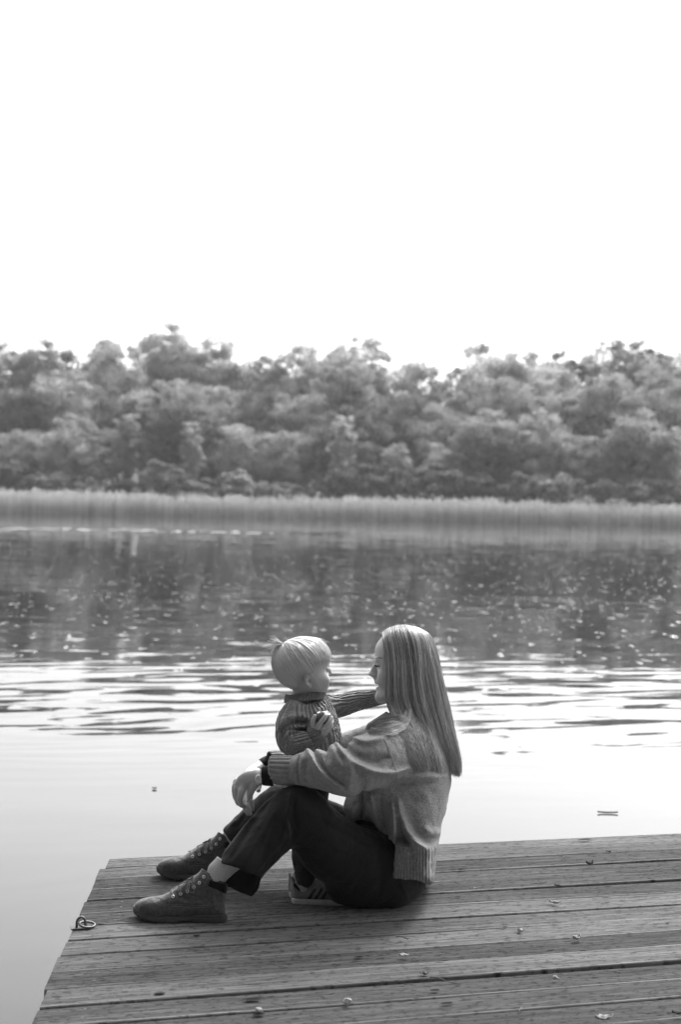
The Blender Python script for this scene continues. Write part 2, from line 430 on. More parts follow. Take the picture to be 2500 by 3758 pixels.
while x < 40:
    y = 133 + tr_r.uniform(-1.2, .8)
    tone = tr_r.choice(['mid', 'dark', 'dark', 'mid'])
    trees.append(place_tree('shrub', tr_r.randrange(2), x, y, tr_r.uniform(2.6, 5.0), tr_r.uniform(1.0, 1.35), tone, 'bank')); x += tr_r.uniform(2.4, 3.6)
for bu, bh in ((700, 8.5), (1255, 9.5), (2465, 9.0)):      # slim pale-stemmed birches at the water's edge
    p_ = ray_y(bu, 1800, 134.0); trees.append(place_tree('airy', 1, p_.x, 134.0, bh, .75, 'pale', 'bank'))
ORD = ['first', 'second', 'third', 'fourth', 'fifth', 'sixth', 'seventh', 'eighth', 'ninth', 'tenth', 'eleventh', 'twelfth', 'thirteenth', 'fourteenth', 'fifteenth', 'sixteenth', 'seventeenth', 'eighteenth', 'nineteenth', 'twentieth', 'twenty-first', 'twenty-second', 'twenty-third', 'twenty-fourth', 'twenty-fifth', 'twenty-sixth', 'twenty-seventh', 'twenty-eighth', 'twenty-ninth', 'thirtieth', 'thirty-first', 'thirty-second']
RW = {'back': 'on the skyline of the far wood', 'middle': 'in the middle of the far wood', 'front': 'at the front edge of the far wood', 'bank': 'just behind the reed belt'}
TONE = {'pale': 'pale', 'mid': 'mid-grey', 'dark': 'dark'}
for row in RW:
    L = sorted([t for t in trees if t[3] == row], key=lambda t: u_of(t[0].location.x, t[0].location.y))
    vis = [t for t in L if -110 < u_of(t[0].location.x, t[0].location.y) < 2610]
    for i, t in enumerate(vis):
        wd = WORD[t[1]] if t[1] != 'spruce' else 'pointed conifer'
        t[0]['label'] = f"{TONE[t[2]]} {wd} {RW[row]}, {ORD[i]} from the left"
        t[0]['group'] = {'back': 'trees on the skyline', 'middle': 'trees in the middle of the wood', 'front': 'trees at the edge of the wood', 'bank': 'bushes behind the reeds'}[row]
    for t in L:
        del t[0]['_row']
        if t not in vis:      # outside the frame: leave it out
            for c in list(t[0].children): bpy.data.objects.remove(c)
            bpy.data.objects.remove(t[0])

# ---- the hazy autumn air over the lake
hz = Acc()
V = [(x, y, z) for z in (-4, 60) for y in (-40, 330) for x in (-190, 190)]
hz.add(V, [(0, 2, 3, 1), (4, 5, 7, 6), (0, 1, 5, 4), (2, 6, 7, 3), (0, 4, 6, 2), (1, 3, 7, 5)])
hm = bpy.data.materials.new('haze'); hm.use_nodes = True; hm.node_tree.nodes.remove(hm.node_tree.nodes['Principled BSDF'])
pv = hm.node_tree.nodes.new('ShaderNodeVolumePrincipled'); pv.inputs['Color'].default_value = (.95, .95, .95, 1); pv.inputs['Density'].default_value = 0.0006
hm.node_tree.links.new(pv.outputs[0], hm.node_tree.nodes['Material Output'].inputs['Volume'])
tag(link('haze', hz.mesh('haze'), hm, smooth=False), kind='stuff')
# ================================================================ THE JETTY
cor = ray_z(383, 3150, 0); rgt = ray_z(2500, 3052, 0); bot = ray_z(112, 3758, 0)
ex = (rgt-cor); ex.z = 0; ex.normalize(); ey = Vector((ex.y, -ex.x, 0))     # ey runs towards the camera
jetty = empty('jetty', (cor.x, cor.y, 0), math.atan2(ex.y, ex.x))
tag(jetty, 'grey weathered wooden jetty of grooved boards that the two sit on', 'jetty')
JM = Matrix.Translation(Vector((cor.x, cor.y, 0))) @ Matrix.Rotation(math.atan2(ex.y, ex.x), 4, 'Z')
JI = JM.inverted()
def link_local(name, me, mat, parent, smooth=False):
    o = bpy.data.objects.new(name, me); COL.objects.link(o); me.materials.append(mat); o.parent = parent
    me.polygons.foreach_set('use_smooth', np.full(len(me.polygons), smooth)); return o
bl = JI @ bot; slope = bl.x/bl.y       # left end line in jetty coordinates (y negative towards camera)
PW, GAP, TH = .1182, .0068, .032
NB = 44
bz = np.random.default_rng(3)
def boards():
    acc = Acc(); xr = 5.2
    V0 = []
    for b in range(NB):
        y1 = -b*(PW+GAP) + bz.normal(0, .0008); y0 = y1 - PW + bz.normal(0, .001)
        xl = slope*(y0+y1)/2 + bz.normal(0, .004)
        if b == 0: xl += .015
        groove = b in (5, 9, 12, 13) or bz.random() < .5
        nr = 15; dg = .0032 if groove else .0015
        prof = [(y0, -.022), (y0, -.003), (y0+.002, -.0005)]
        ys = np.linspace(y0+.005, y1-.005, nr*4+1)
        for i, yy in enumerate(ys):
            m = i % 4; prof.append((yy, 0 if m in (0, 1) else -dg*(1 if m == 2 else .8)))
        prof += [(y1-.002, -.0005), (y1, -.003), (y1, -.022)]
        prof = np.array(prof); npf = len(prof)
        L = xr-xl; nx = 46; xs = xl + L*(np.linspace(0, 1, nx)**1.0)
        warp = .0025*np.sin(xs*bz.uniform(.8, 1.6)+bz.uniform(0, 6)) ; tilt = bz.normal(0, .0015)
        zo = bz.normal(0, .0016)
        hh = np.array([0]+[1]*(npf-2)+[0])
        V = np.zeros((nx, npf, 3))
        for i, x in enumerate(xs):
            V[i, :, 0] = x + slope*(prof[:, 0]-(y0+y1)/2)*(1-i/(nx-1)); V[i, :, 1] = prof[:, 0] + .0012*math.sin(x*2.1+b)
            V[i, :, 2] = prof[:, 1] + (zo + warp[i] + tilt*(prof[:, 0]-y0)/PW)*1.0
        V[:, 0, 2] = -TH; V[:, -1, 2] = -TH
        V[0, :, 2] -= np.where(hh > 0, .001, 0)
        q = [(i*npf+j, (i+1)*npf+j, (i+1)*npf+j+1, i*npf+j+1) for i in range(nx-1) for j in range(npf-1)]
        acc.add(V.reshape(-1, 3), q, None, bz.random())
        # end grain: close the left end with a fan
        e = V[0]; c = e.mean(0); c[2] = -TH*.5
        acc.add(np.concatenate([e, [c]]), None, [(j+1, j, npf) for j in range(npf-1)]+[(0, npf-1, npf)], bz.random()*.3)
    return acc.mesh('decking')
n = NG('weathered decking'); c = n.coord(); rn = n.attr('rnd')
off = n.node('ShaderNodeCombineXYZ'); n.plug(n.math('MULTIPLY', rn, 37.0), off.inputs[0]); n.plug(n.math('MULTIPLY', rn, 91.0), off.inputs[2])
cc = n.vadd(c, off.outputs[0])
fine = n.noise(n.vmul(cc, (9, 420, 40)), 1, 4, .65)
mid = n.noise(n.vmul(cc, (2.2, 60, 8)), 1, 4, .6, .4)
big = n.noise(n.vmul(cc, (1.1, 3.2, 2)), 1, 3, .55)
sp = n.noise(n.vmul(cc, (40, 70, 40)), 1, 3, .6)
vor = n.node('ShaderNodeTexVoronoi', feature='F1'); n.plug(n.vmul(cc, (2.3, 7.0, 1)), vor.inputs['Vector'])
knot = n.map(vor.outputs['Distance'], .02, .17, .22, 1, True)
v = n.math('MULTIPLY', n.map(fine, .3, .7, .6, 1.35), n.map(mid, .3, .7, .62, 1.32))
v = n.math('MULTIPLY', v, n.map(big, .3, .72, .7, 1.26))
v = n.math('MULTIPLY', v, n.map(rn, 0, 1, .93, 1.07))
v = n.math('MULTIPLY', v, n.map(sp, .36, .47, .5, 1.0)); v = n.math('MULTIPLY', v, knot)
n.base(n.math('MULTIPLY', v, .143)).set(Roughness=.78, Specular_IOR_Level=.25)
n.bump(n.math('ADD', n.math('MULTIPLY', fine, .7), n.math('ADD', mid, n.math('MULTIPLY', knot, 1.2))), .003)
n.set(Roughness=n.map(fine, .3, .7, .6, .9)); WOOD = n.m
link_local('decking', boards(), WOOD, jetty)
DARKWOOD = simple('wet dark timber', .05, .7, .4, 8)
def box_acc(acc, x0, x1, y0, y1, z0, z1, a=None):
    V = [(x, y, z) for z in (z0, z1) for y in (y0, y1) for x in (x0, x1)]
    acc.add(V, [(0, 2, 3, 1), (4, 5, 7, 6), (0, 1, 5, 4), (2, 6, 7, 3), (0, 4, 6, 2), (1, 3, 7, 5)], None, a)
Lj = NB*(PW+GAP)
for i, xo in enumerate((.14, 1.2, 2.3, 3.4, 4.5)):     # joists under the boards follow the cut end
    a = Acc(); V = [(xo+slope*y+dx, y, z) for z in (-.18, -TH-.001) for y in (-.03, -Lj+.02) for dx in (-.035, .035)]
    a.add(V, [(0, 2, 3, 1), (4, 5, 7, 6), (0, 1, 5, 4), (2, 6, 7, 3), (0, 4, 6, 2), (1, 3, 7, 5)])
    link_local('joist', a.mesh('joist'), DARKWOOD, jetty)
def pile(x, y, top, r=.055):
    a = Acc(); a.tube([(x, y, -2.2), (x, y, -1), (x, y, top-.01), (x, y, top)], [r*1.05, r, r*.98, r*.85], 14)
    return link_local('post', a.mesh('post'), DARKWOOD, jetty, True)
pile(.16, -.12, -.182); pile(3.0, -.12, -.182); pile(3.0, -1.9, -.182); pile(.2, -2.9, -.182); pile(4.6, -.12, -.182)
pq = JI @ ray_z(150, 3630, 0); pile(pq.x+.052, pq.y, -.035, .035)
# screws near the board ends, two to a board
def screw_mesh():
    a = Acc(); th = np.arange(10)/10*2*np.pi
    for r_, z in ((.0034, .0004), (.0034, .0009), (.0024, .0012), (.001, .0004)):
        a.V.append(np.stack([np.cos(th)*r_, np.sin(th)*r_, np.full(10, z)], 1)); a.A.append(np.zeros(10))
    q = [(i*10+j, i*10+(j+1) % 10, (i+1)*10+(j+1) % 10, (i+1)*10+j) for i in range(3) for j in range(10)]
    a.Q.append(np.array(q)); a.n = 40
    return a.mesh('screw')
STEEL = simple('galvanised steel', .16, .6, .2, 300, metal=1.0)
sm = screw_mesh()
for b in range(1, 15):
    for fy in (.27, .73):
        y = -b*(PW+GAP)-PW*fy; x = slope*y + .115 + bz.normal(0, .004)
        o = bpy.data.objects.new('screw', sm if b == 1 and fy < .5 else sm); COL.objects.link(o); o.parent = jetty; o.location = (x, y, .0015)
sm.materials.append(STEEL)
# mooring ring: small plate, staple and loose ring at the end of the jetty
mr = JI @ ray_z(296, 3410, 0)
ringp = Acc(); 
th = np.linspace(0, 2*np.pi, 25)
box_acc(ringp, mr.x-.028, mr.x+.028, mr.y-.014, mr.y+.014, .002, .006)
plate = link_local('mooring_plate', ringp.mesh('mooring_plate'), simple('rusty steel', .09, .6, .3, 80, metal=.7), jetty)
st = Acc(); t = np.linspace(0, np.pi, 13)
st.tube([(mr.x-.012, mr.y, .004)]+[(mr.x-.012*math.cos(q), mr.y, .018+.016*math.sin(q)) for q in t]+[(mr.x+.012, mr.y, .004)], .0035, 9)
link_local('staple', st.mesh('staple'), STEEL, plate, True)
rg = Acc(); t = np.linspace(0, 2*np.pi, 37)
rg.tube([(mr.x+.017+.022*math.cos(q), mr.y+.006*math.cos(q)+.0145*math.sin(q), .0125+.004*math.sin(q)-.004*math.cos(q)) for q in t], .0031, 9, cap=False)
link_local('ring', rg.mesh('ring'), STEEL, plate, True)

# ---- leaves, twigs and crumbs lying on the boards
LEAFLIT = {'pale': simple('pale dead leaf', .3, .8, .25, 60), 'brown': simple('brown dead leaf', .09, .8, .35, 60)}
TWIG = simple('twig bark', .1, .9, .3, 90); PEB = simple('gravel stone', .35, .9, .3, 200)
lz = random.Random(9)
def deck_pt(u, v): return ray_z(u, v, 0.003)
def leaf(u, v, L, W_, ang, curl, tone, label, lobes=0):
    L *= .55; W_ *= .55
    p = deck_pt(u, v); nx, ny = 13, 7; V = []
    for i in range(nx):
        t = i/(nx-1); wv = math.sin(math.pi*min(1, t*1.02))**.7*W_/2*(1+ lobes*.35*math.sin(t*19))
        for j in range(ny):
            s = (j/(ny-1)*2-1)
            V.append(((t-.5)*L, s*wv, .002+curl*(abs(s)**1.6*.5*W_ + (t-.5)**2*L*.9)+.0015*math.sin(t*9+s*4)+.0025))
    q = [(i*ny+j, (i+1)*ny+j, (i+1)*ny+j+1, i*ny+j+1) for i in range(nx-1) for j in range(ny-1)]
    me = mesh_np('fallen_leaf', V, q); o = link_local('fallen_leaf', me, LEAFLIT[tone], None, True)
    sm_ = o.modifiers.new('thick', 'SOLIDIFY'); sm_.thickness = .0012
    o.location = p; o.rotation_euler = (0, 0, ang); tag(o, label, 'leaf', 'leaves fallen on the jetty')
def S6(x, y): return (1250+x/1.2544, 3000+y/1.2544)
leaf(*S6(988, 400), .062, .028, -.25, .6, 'pale', 'pale curled leaf lying right of the woman, on the boards level with her hips')
leaf(*S6(293, 643), .045, .030, .1, .4, 'pale', 'small pale crumpled leaf below the woman, beside the bent twig')
leaf(*S6(1090, 566), .055, .034, .7, .7, 'pale', 'pale lobed leaf with a raised dark tip, on the right half of the boards', 1)
leaf(*S6(1150, 222), .060, .030, .5, 1.0, 'brown', 'dark curled leaf near the far edge of the jetty, right of the woman', 1)
leaf(*S6(385, 728), .040, .026, -.3, .5, 'brown', 'small dull leaf on a grooved board, between two twigs below the woman')
leaf(*S6(1215, 938), .085, .040, .3, .6, 'pale', 'large pale crumpled leaf at the bottom right of the picture', 1)
leaf(*S6(622, 333), .022, .014, .2, .4, 'pale', 'tiny pale leaf scrap just right of the sweater hem')
leaf(*S6(1238, 162), .034, .02, .1, .5, 'brown', 'small dark scrap of leaf lying over the seam by the far edge')
leaf(*S6(1000, 322), .032, .022, .1, .8, 'brown', 'small dark curled leaf near a long split, right of the hips')
leaf(*S6(1555, 912), .05, .03, .1, .7, 'brown', 'dark leaf cut off by the right edge near the bottom corner')
def twig(pts, r, label):
    P_ = [deck_pt(*q) + Vector((0, 0, .0035+.004*(i % 2))) for i, q in enumerate(pts)]
    c0 = P_[0].copy(); a = Acc(); a.tube([tuple(q-c0) for q in P_], [r*(1-.5*i/(len(P_)-1)) for i in range(len(P_))], 6)
    o = link_local('twig', a.mesh('twig'), TWIG, None, True); o.location = c0; tag(o, label, 'twig', 'twigs on the jetty')
twig([S6(258, 554), S6(290, 562), S6(314, 568), S6(305, 585), S6(297, 600)], .0016, 'bent thin twig below the woman, above the small pale leaf')
twig([S6(412, 742), S6(450, 748), S6(490, 762), S6(553, 780)], .0016, 'long thin twig slanting right on the near grooved board')
twig([S6(292, 774), S6(320, 779), S6(342, 781)], .0013, 'short fine twig left of the long one, near the bottom')
twig([S6(834, 884), S6(826, 900), S6(820, 914)], .0019, 'short stubby twig standing slanted near the bottom, mid right')
twig([S6(1027, 182), S6(1030, 195), S6(1045, 202)], .0012, 'tiny hooked twig near the far edge of the boards')
def pebble(u, v, r, label, m=PEB, nm='pebble', cat='pebble', grp='crumbs on the jetty'):
    p = deck_pt(u, v); bm = bmesh.new(); bmesh.ops.create_icosphere(bm, subdivisions=3, radius=r)
    for q in bm.verts:
        q.co *= 1+.6*mnoise.noise(q.co*(1.1/r)+Vector((u, v, 0)))+.35*mnoise.noise(q.co*(2.7/r))
        q.co.z *= .75
    me = bpy.data.meshes.new(nm); bm.to_mesh(me); bm.free()
    o = link_local(nm, me, m, None, True); o.location = p+Vector((0, 0, r*.7)); tag(o, label, cat, grp)
pebble(*S6(30, 858), .0095, 'rough pale crumb with a dark base, under the child at the bottom')
pebble(*S6(989, 746), .0065, 'small white crumb on a grooved board, lower right')
pebble(*S6(829, 528), .007, 'small pale crumb lying midway right below the sweater')
pebble(950, 3716, .008, 'pale rough crumb beside a dark knot hole, bottom centre-left')
# dark knot holes gone hollow: shallow sunk pits in the boards
KN = simple('rotten knot', .012, .9, .3, 200, spec=.1)
def knot(u, v, L, w_):
    p = JI @ ray_z(u, v, 0); V = []; nn = 18
    for k, (s, z) in enumerate(((1, .0042), (.9, .0046), (.5, .0036), (0.02, .003))):
        for i in range(nn):
            a = i/nn*2*math.pi; rr = s*(1+.18*mnoise.noise(Vector((math.cos(a)*1.5+u, math.sin(a)*1.5+v, 0))))
            V.append((p.x+math.cos(a)*L/2*rr, p.y+math.sin(a)*w_/2*rr, z))
    q = [(k*nn+i, k*nn+(i+1) % nn, (k+1)*nn+(i+1) % nn, (k+1)*nn+i) for k in range(3) for i in range(nn)]
    link_local('knot', mesh_np('knot', V, q), KN, jetty, True)
for u, v, L, w_ in ((925, 3672, .040, .022), (585, 3652, .030, .012), (948, 3728, .036, .012), (*S6(85, 648), .026, .014), (*S6(435, 802), .026, .014),
                   (*S6(490, 862), .034, .012), (*S6(1125, 106), .05, .018), (*S6(918, 308), .05, .008), (*S6(556, 150), .032, .008), (1690/1.0, 3195, .02, .012),
                   (*S6(540, 371), .022, .01), (*S6(757, 510), .014, .008), (*S6(557, 243), .022, .01), (722, 3438, .02, .011), (*S6(1507, 493), .01, .008)):
    knot(u, v, L, w_)

# ---- bits floating on the lake
def floater(u, v, L, W_, name, label, cat):
    p = ray_z(u, v, WATER_Z+.004); V = []
    for i in range(9):
        t = i/8; ww = math.sin(math.pi*min(max(t, .04), .96))*W_/2
        for j in range(5): q_ = j/2-1; V.append(((t-.5)*L, q_*ww, .006*abs(q_)+.012*(t-.5)**2))
    q = [(i*5+j, (i+1)*5+j, (i+1)*5+j+1, i*5+j+1) for i in range(8) for j in range(4)]
    o = link_local(name, mesh_np(name, V, q), LEAFLIT['brown'], None, True); m = o.modifiers.new('t', 'SOLIDIFY'); m.thickness = .002
    o.location = p; tag(o, label, cat)
floater(566, 2894, .024, .036, 'floating_leaf', 'small dark leaf floating on the smooth water left of the child', 'leaf')
floater(2232, 2983, .11, .007, 'floating_stick', 'thin stick floating on the pale water beyond the right end of the jetty', 'stick')
# ================================================================ SCULPTING TOOLS (signed distance fields -> one smooth mesh)
from mathutils.bvhtree import BVHTree
def crom(pts, n=5, closed=False):
    P = np.asarray(pts, float)
    if closed: Q = np.concatenate([P[-1:], P, P[:2]])
    else: Q = np.concatenate([2*P[:1]-P[1:2], P, 2*P[-1:]-P[-2:-1]])
    out = []
    for i in range(len(Q)-3):
        p0, p1, p2, p3 = Q[i:i+4]
        for t in np.arange(n)/n:
            out.append(.5*((2*p1)+(-p0+p2)*t+(2*p0-5*p1+4*p2-p3)*t*t+(-p0+3*p1-3*p2+p3)*t**3))
    if not closed: out.append(P[-1])
    return np.array(out)
class Limb:
    """chain of round segments; points (u, v, w, r, rw) with r the radius in the picture plane and rw in depth"""
    op = 'u'
    def __init__(s, pts, k=10, n=4, op='u'):
        pts = [tuple(p)+((p[3],) if len(p) == 4 else ()) for p in pts]
        s.P = crom(pts, n) if n > 1 and len(pts) > 2 else np.array(pts, float); s.k = k; s.op = op
    def f(s, X):
        best = None
        for a, b in zip(s.P[:-1], s.P[1:]):
            ab = b[:3]-a[:3]; t = np.clip(((X-a[:3])@ab)/(ab@ab+1e-9), 0, 1)
            q = X-(a[:3]+t[:, None]*ab); r = a[3]+(b[3]-a[3])*t; rw = a[4]+(b[4]-a[4])*t
            d = (np.sqrt(q[:, 0]**2+q[:, 1]**2+(q[:, 2]*r/rw)**2)-r)*np.minimum(1, rw/r)
            best = d if best is None else np.minimum(best, d)
        return best
class Ell:
    def __init__(s, c, r, ang=0, yaw=0, k=10, op='u'):
        s.c = np.array(c, float); s.r = np.array(r, float); s.k = k; s.op = op
        a, y = math.radians(ang), math.radians(yaw)
        s.M = np.array([[math.cos(a), -math.sin(a), 0], [math.sin(a), math.cos(a), 0], [0, 0, 1]]) @ np.array([[math.cos(y), 0, -math.sin(y)], [0, 1, 0], [math.sin(y), 0, math.cos(y)]])
    def f(s, X):
        q = (X-s.c)@s.M; k0 = np.linalg.norm(q/s.r, axis=1); k1 = np.linalg.norm(q/s.r**2, axis=1)+1e-9
        return np.where(k0 < .05, -s.r.min(), k0*(k0-1)/k1)
def poly_sd(poly, X, Y):
    d = np.full(X.shape, 1e18); inside = np.zeros(X.shape, bool); n = len(poly)
    for i in range(n):
        a, b = poly[i], poly[(i+1) % n]; e = b-a
        t = np.clip(((X-a[0])*e[0]+(Y-a[1])*e[1])/(e@e+1e-12), 0, 1)
        d = np.minimum(d, (X-a[0]-t*e[0])**2+(Y-a[1]-t*e[1])**2)
        c = ((a[1] > Y) != (b[1] > Y))
        if a[1] != b[1]: inside ^= c & (X < (b[0]-a[0])*(Y-a[1])/(b[1]-a[1])+a[0])
    return np.where(inside, -1, 1)*np.sqrt(d)
class Map2:
    def __init__(s, poly, pad=40, step=2., n=4, closed=True):
        poly = crom(poly, n, True) if n > 1 else np.asarray(poly, float)
        s.lo = poly.min(0)-pad; s.st = step; hi = poly.max(0)+pad
        xs = np.arange(s.lo[0], hi[0]+step, step); ys = np.arange(s.lo[1], hi[1]+step, step)
        X, Y = np.meshgrid(xs, ys, indexing='ij'); s.g = poly_sd(poly, X, Y)
    def __call__(s, x, y):
        fx = (x-s.lo[0])/s.st; fy = (y-s.lo[1])/s.st; nx, ny = s.g.shape
        cx = np.clip(fx, 0, nx-1.001); cy = np.clip(fy, 0, ny-1.001); i = cx.astype(int); j = cy.astype(int); a = cx-i; b = cy-j
        g = s.g; v = g[i, j]*(1-a)*(1-b)+g[i+1, j]*a*(1-b)+g[i, j+1]*(1-a)*b+g[i+1, j+1]*a*b
        return v+np.hypot(fx-cx, fy-cy)*s.st
class Pillow:
    """a side outline (u, v) inflated in depth to half width W over the inset distance b"""
    def __init__(s, poly, W, b, wc=0, k=10, op='u', step=2.):
        s.m = Map2(poly, step=step); s.W = W; s.b = b; s.wc = wc; s.k = k; s.op = op
    def f(s, X):
        d = s.m(X[:, 0], X[:, 1]); W_ = s.W(X) if callable(s.W) else s.W; wc = s.wc(X) if callable(s.wc) else s.wc
        b_ = s.b(X) if callable(s.b) else s.b; t = np.minimum(-d/b_, 1.0); w = (X[:, 2]-wc)/W_
        rad = np.sqrt(w*w+(1-t)**2)
        return (rad-1)*np.minimum(b_, W_)
class Fn:
    def __init__(s, fn, k=6, op='s'): s.f = fn; s.k = k; s.op = op
class Fold:
    """ridge (amp>0) or crease (amp<0) along a polyline in the picture plane, on the near side (or 3-D if points have w)"""
    op = 'd'; k = 0
    def __init__(s, pts, width, amp, side=None):
        P = np.asarray(pts, float); s.P = crom(P, 5); s.wd = width; s.amp = amp; s.side = side
    def f(s, X):
        m = s.P.shape[1]; best = None; Y = X[:, :m]; n = len(s.P)-1
        for i, (a, b) in enumerate(zip(s.P[:-1], s.P[1:])):
            ab = b-a; t = np.clip(((Y-a)@ab)/(ab@ab+1e-9), 0, 1); q = Y-(a+t[:, None]*ab); d = np.sqrt((q*q).sum(1))
            d = d + s.wd*.9*np.maximum(0, 1-((i+t)/n)/.18)*.8 + s.wd*.9*np.maximum(0, 1-(1-(i+t)/n)/.18)*.8
            best = d if best is None else np.minimum(best, d)
        if s.side is not None: best = best + np.maximum(0, X[:, 2]-s.side)*.5
        return best
def smin(a, b, k):
    if k <= 0: return np.minimum(a, b)
    h = np.maximum(k-np.abs(a-b), 0)/k
    return np.minimum(a, b)-h*h*k*.25
def sdf_eval(ops, X):
    d = None
    for o in ops:
        v = o.f(X)
        if o.op == 'u': d = v if d is None else smin(d, v, o.k)
        elif o.op == 's': d = -smin(-d, v, o.k)
        elif o.op == 'd': d = d - o.amp*np.exp(-(v/o.wd)**2)
    return d
def sdf_mesh(ops, lo, hi, h, noise=None):
    """surface-nets polygonisation; blocks far from the surface are skipped"""
    lo = np.array(lo, float); hi = np.array(hi, float); B = 12
    nb = np.ceil((hi-lo)/h/B).astype(int); N = nb*B+1
    Fd = np.full(N, 1e3, np.float32)
    bi = np.stack(np.meshgrid(*[np.arange(n) for n in nb], indexing='ij'), -1).reshape(-1, 3)
    C = lo+(bi+.5)*B*h; dia = B*h*math.sqrt(3)/2
    vals = [o.f(C) for o in ops]
    d = None
    for o, v in zip(ops, vals):
        if o.op == 'u': d = v if d is None else smin(d, v, o.k)
        elif o.op == 's': d = -smin(-d, v, o.k)
    act = np.abs(d) < dia*1.7+6
    off = np.stack(np.meshgrid(*[np.arange(B+1)]*3, indexing='ij'), -1).reshape(-1, 3)
    for j in range(len(bi)):
        s0 = bi[j]*B; sl = tuple(slice(a, a+B+1) for a in s0)
        if not act[j]:
            if d[j] < 0:
                blk = Fd[sl]; blk[blk == 1e3] = -1e3
            continue
        X = lo+(s0+off)*h
        sub = []
        for o, v in zip(ops, vals):
            vj = v[j]
            if o.op == 'u' and vj > max(d[j], 0)+2.6*dia+o.k and sub: continue
            if o.op == 's' and vj > 1.6*dia+o.k: continue
            if o.op == 'd' and vj > 2.6*o.wd+1.3*dia: continue
            sub.append(o)
        v = sdf_eval(sub, X)
        if noise is not None: v = v+noise(X)
        Fd[sl] = v.reshape(B+1, B+1, B+1)
    neg = Fd < 0
    nx, ny, nz = N
    c = np.zeros((nx-1, ny-1, nz-1), np.int8)
    for a in (0, 1):
        for b in (0, 1):
            for e in (0, 1): c += neg[a:nx-1+a, b:ny-1+b, e:nz-1+e]
    cells = np.argwhere((c > 0) & (c < 8)); idx = np.full(c.shape, -1, np.int64); idx[tuple(cells.T)] = np.arange(len(cells))
    acc = np.zeros((len(cells), 3)); cnt = np.zeros(len(cells))
    for ax in range(3):
        o1, o2 = [(1, 2), (0, 2), (0, 1)][ax]
        for a in (0, 1):
            for b in (0, 1):
                p = cells.copy(); p[:, o1] += a; p[:, o2] += b; q = p.copy(); q[:, ax] += 1
                f0 = np.clip(Fd[tuple(p.T)], -60, 60); f1 = np.clip(Fd[tuple(q.T)], -60, 60); m = (f0 < 0) != (f1 < 0)
                t = np.where(m, f0/(f0-f1+1e-12), 0); x = p.astype(float); x[:, ax] += t
                acc[m] += x[m]; cnt[m] += 1
    V = lo+acc/cnt[:, None]*h
    quads = []
    for ax in range(3):
        sl0 = [slice(1, -1)]*3; sl0[ax] = slice(0, -1); sl1 = [slice(1, -1)]*3; sl1[ax] = slice(1, None)
        s0 = neg[tuple(sl0)]; s1 = neg[tuple(sl1)]
        for sgn in (0, 1):
            e = np.argwhere((s0 if sgn == 0 else s1) & ~(s1 if sgn == 0 else s0))
            o1, o2 = [(1, 2), (2, 0), (0, 1)][ax]
            e = e + np.array([0 if i == ax else 1 for i in range(3)])
            def cidx(da, db):
                p = e.copy(); p[:, o1] -= da; p[:, o2] -= db; return idx[tuple(p.T)]
            q = np.stack([cidx(1, 1), cidx(0, 1), cidx(0, 0), cidx(1, 0)], 1)
            if sgn == 1: q = q[:, ::-1]
            quads.append(q)
    Q = np.concatenate(quads); Q = Q[(Q >= 0).all(1)]
    return V, Q
def smooth_np(V, Q, it=2, lam=.5):
    E = np.concatenate([Q[:, [0, 1]], Q[:, [1, 2]], Q[:, [2, 3]], Q[:, [3, 0]]])
    deg = np.bincount(E.ravel(), minlength=len(V))[:, None].astype(float)
    for i in range(it):
        for l in (lam, -lam*1.04):
            s = np.zeros_like(V); 
            for k in range(3):
                s[:, k] = np.bincount(E[:, 0], V[E[:, 1], k], len(V))+np.bincount(E[:, 1], V[E[:, 0], k], len(V))
            V = V+l*(s/deg-V)
    return V
def vnormals(V, Q):
    n = np.cross(V[Q[:, 2]]-V[Q[:, 0]], V[Q[:, 3]]-V[Q[:, 1]]); N = np.zeros_like(V)
    for k in range(4):
        for c in range(3): N[:, c] += np.bincount(Q[:, k], n[:, c], len(V))
    return N/(np.linalg.norm(N, axis=1)[:, None]+1e-9)
BV = {}
def sculpt(name, ops, lo, hi, h, mat, parent, attrs=None, disp=None, sm=1, key=None, noise=None):
    V, Q = sdf_mesh(ops, lo, hi, h, noise)
    if sm: V = smooth_np(V, Q, sm)
    at = {k: fn(V) for k, fn in (attrs or {}).items()}
    if disp is not None: V = V+vnormals(V, Q)*disp(V, at)[:, None]
    if key: BV[key] = BVHTree.FromPolygons([tuple(v) for v in V], [tuple(q) for q in Q.tolist()])
    me = mesh_np(name, WN(V), Q, at)
    return link(name, me, mat, parent)
def surf_w(key, u, v, default=0.0, frm=-900):
    hit = BV[key].ray_cast(Vector((u, v, frm)), Vector((0, 0, 1)))
    return hit[0].z if hit[0] is not None else default
def vn(V, sc, seed=0):
    """cheap smooth value noise on an (n,3) array"""
    X = np.asarray(V)*sc+seed*17.3; i = np.floor(X).astype(np.int64); f = X-i; f = f*f*(3-2*f)
    def hsh(a, b, c):
        n = (a*374761393+b*668265263+c*2147483647+seed*97) & 0xffffffff
        n = ((n ^ (n >> 13))*1274126177) & 0xffffffff
        return ((n ^ (n >> 16)) & 0xffff)/65535.
    r = 0
    for a in (0, 1):
        for b in (0, 1):
            for c in (0, 1):
                w_ = (f[:, 0] if a else 1-f[:, 0])*(f[:, 1] if b else 1-f[:, 1])*(f[:, 2] if c else 1-f[:, 2])
                r = r+w_*hsh(i[:, 0]+a, i[:, 1]+b, i[:, 2]+c)
    return r
def tubes(name, lists, mat, parent, seg=6, warp=WN):
    a = Acc()
    for pts, r in lists: a.tube(pts, r, seg, random.random())
    return link(name, a.mesh(name, warp=warp), mat, parent)
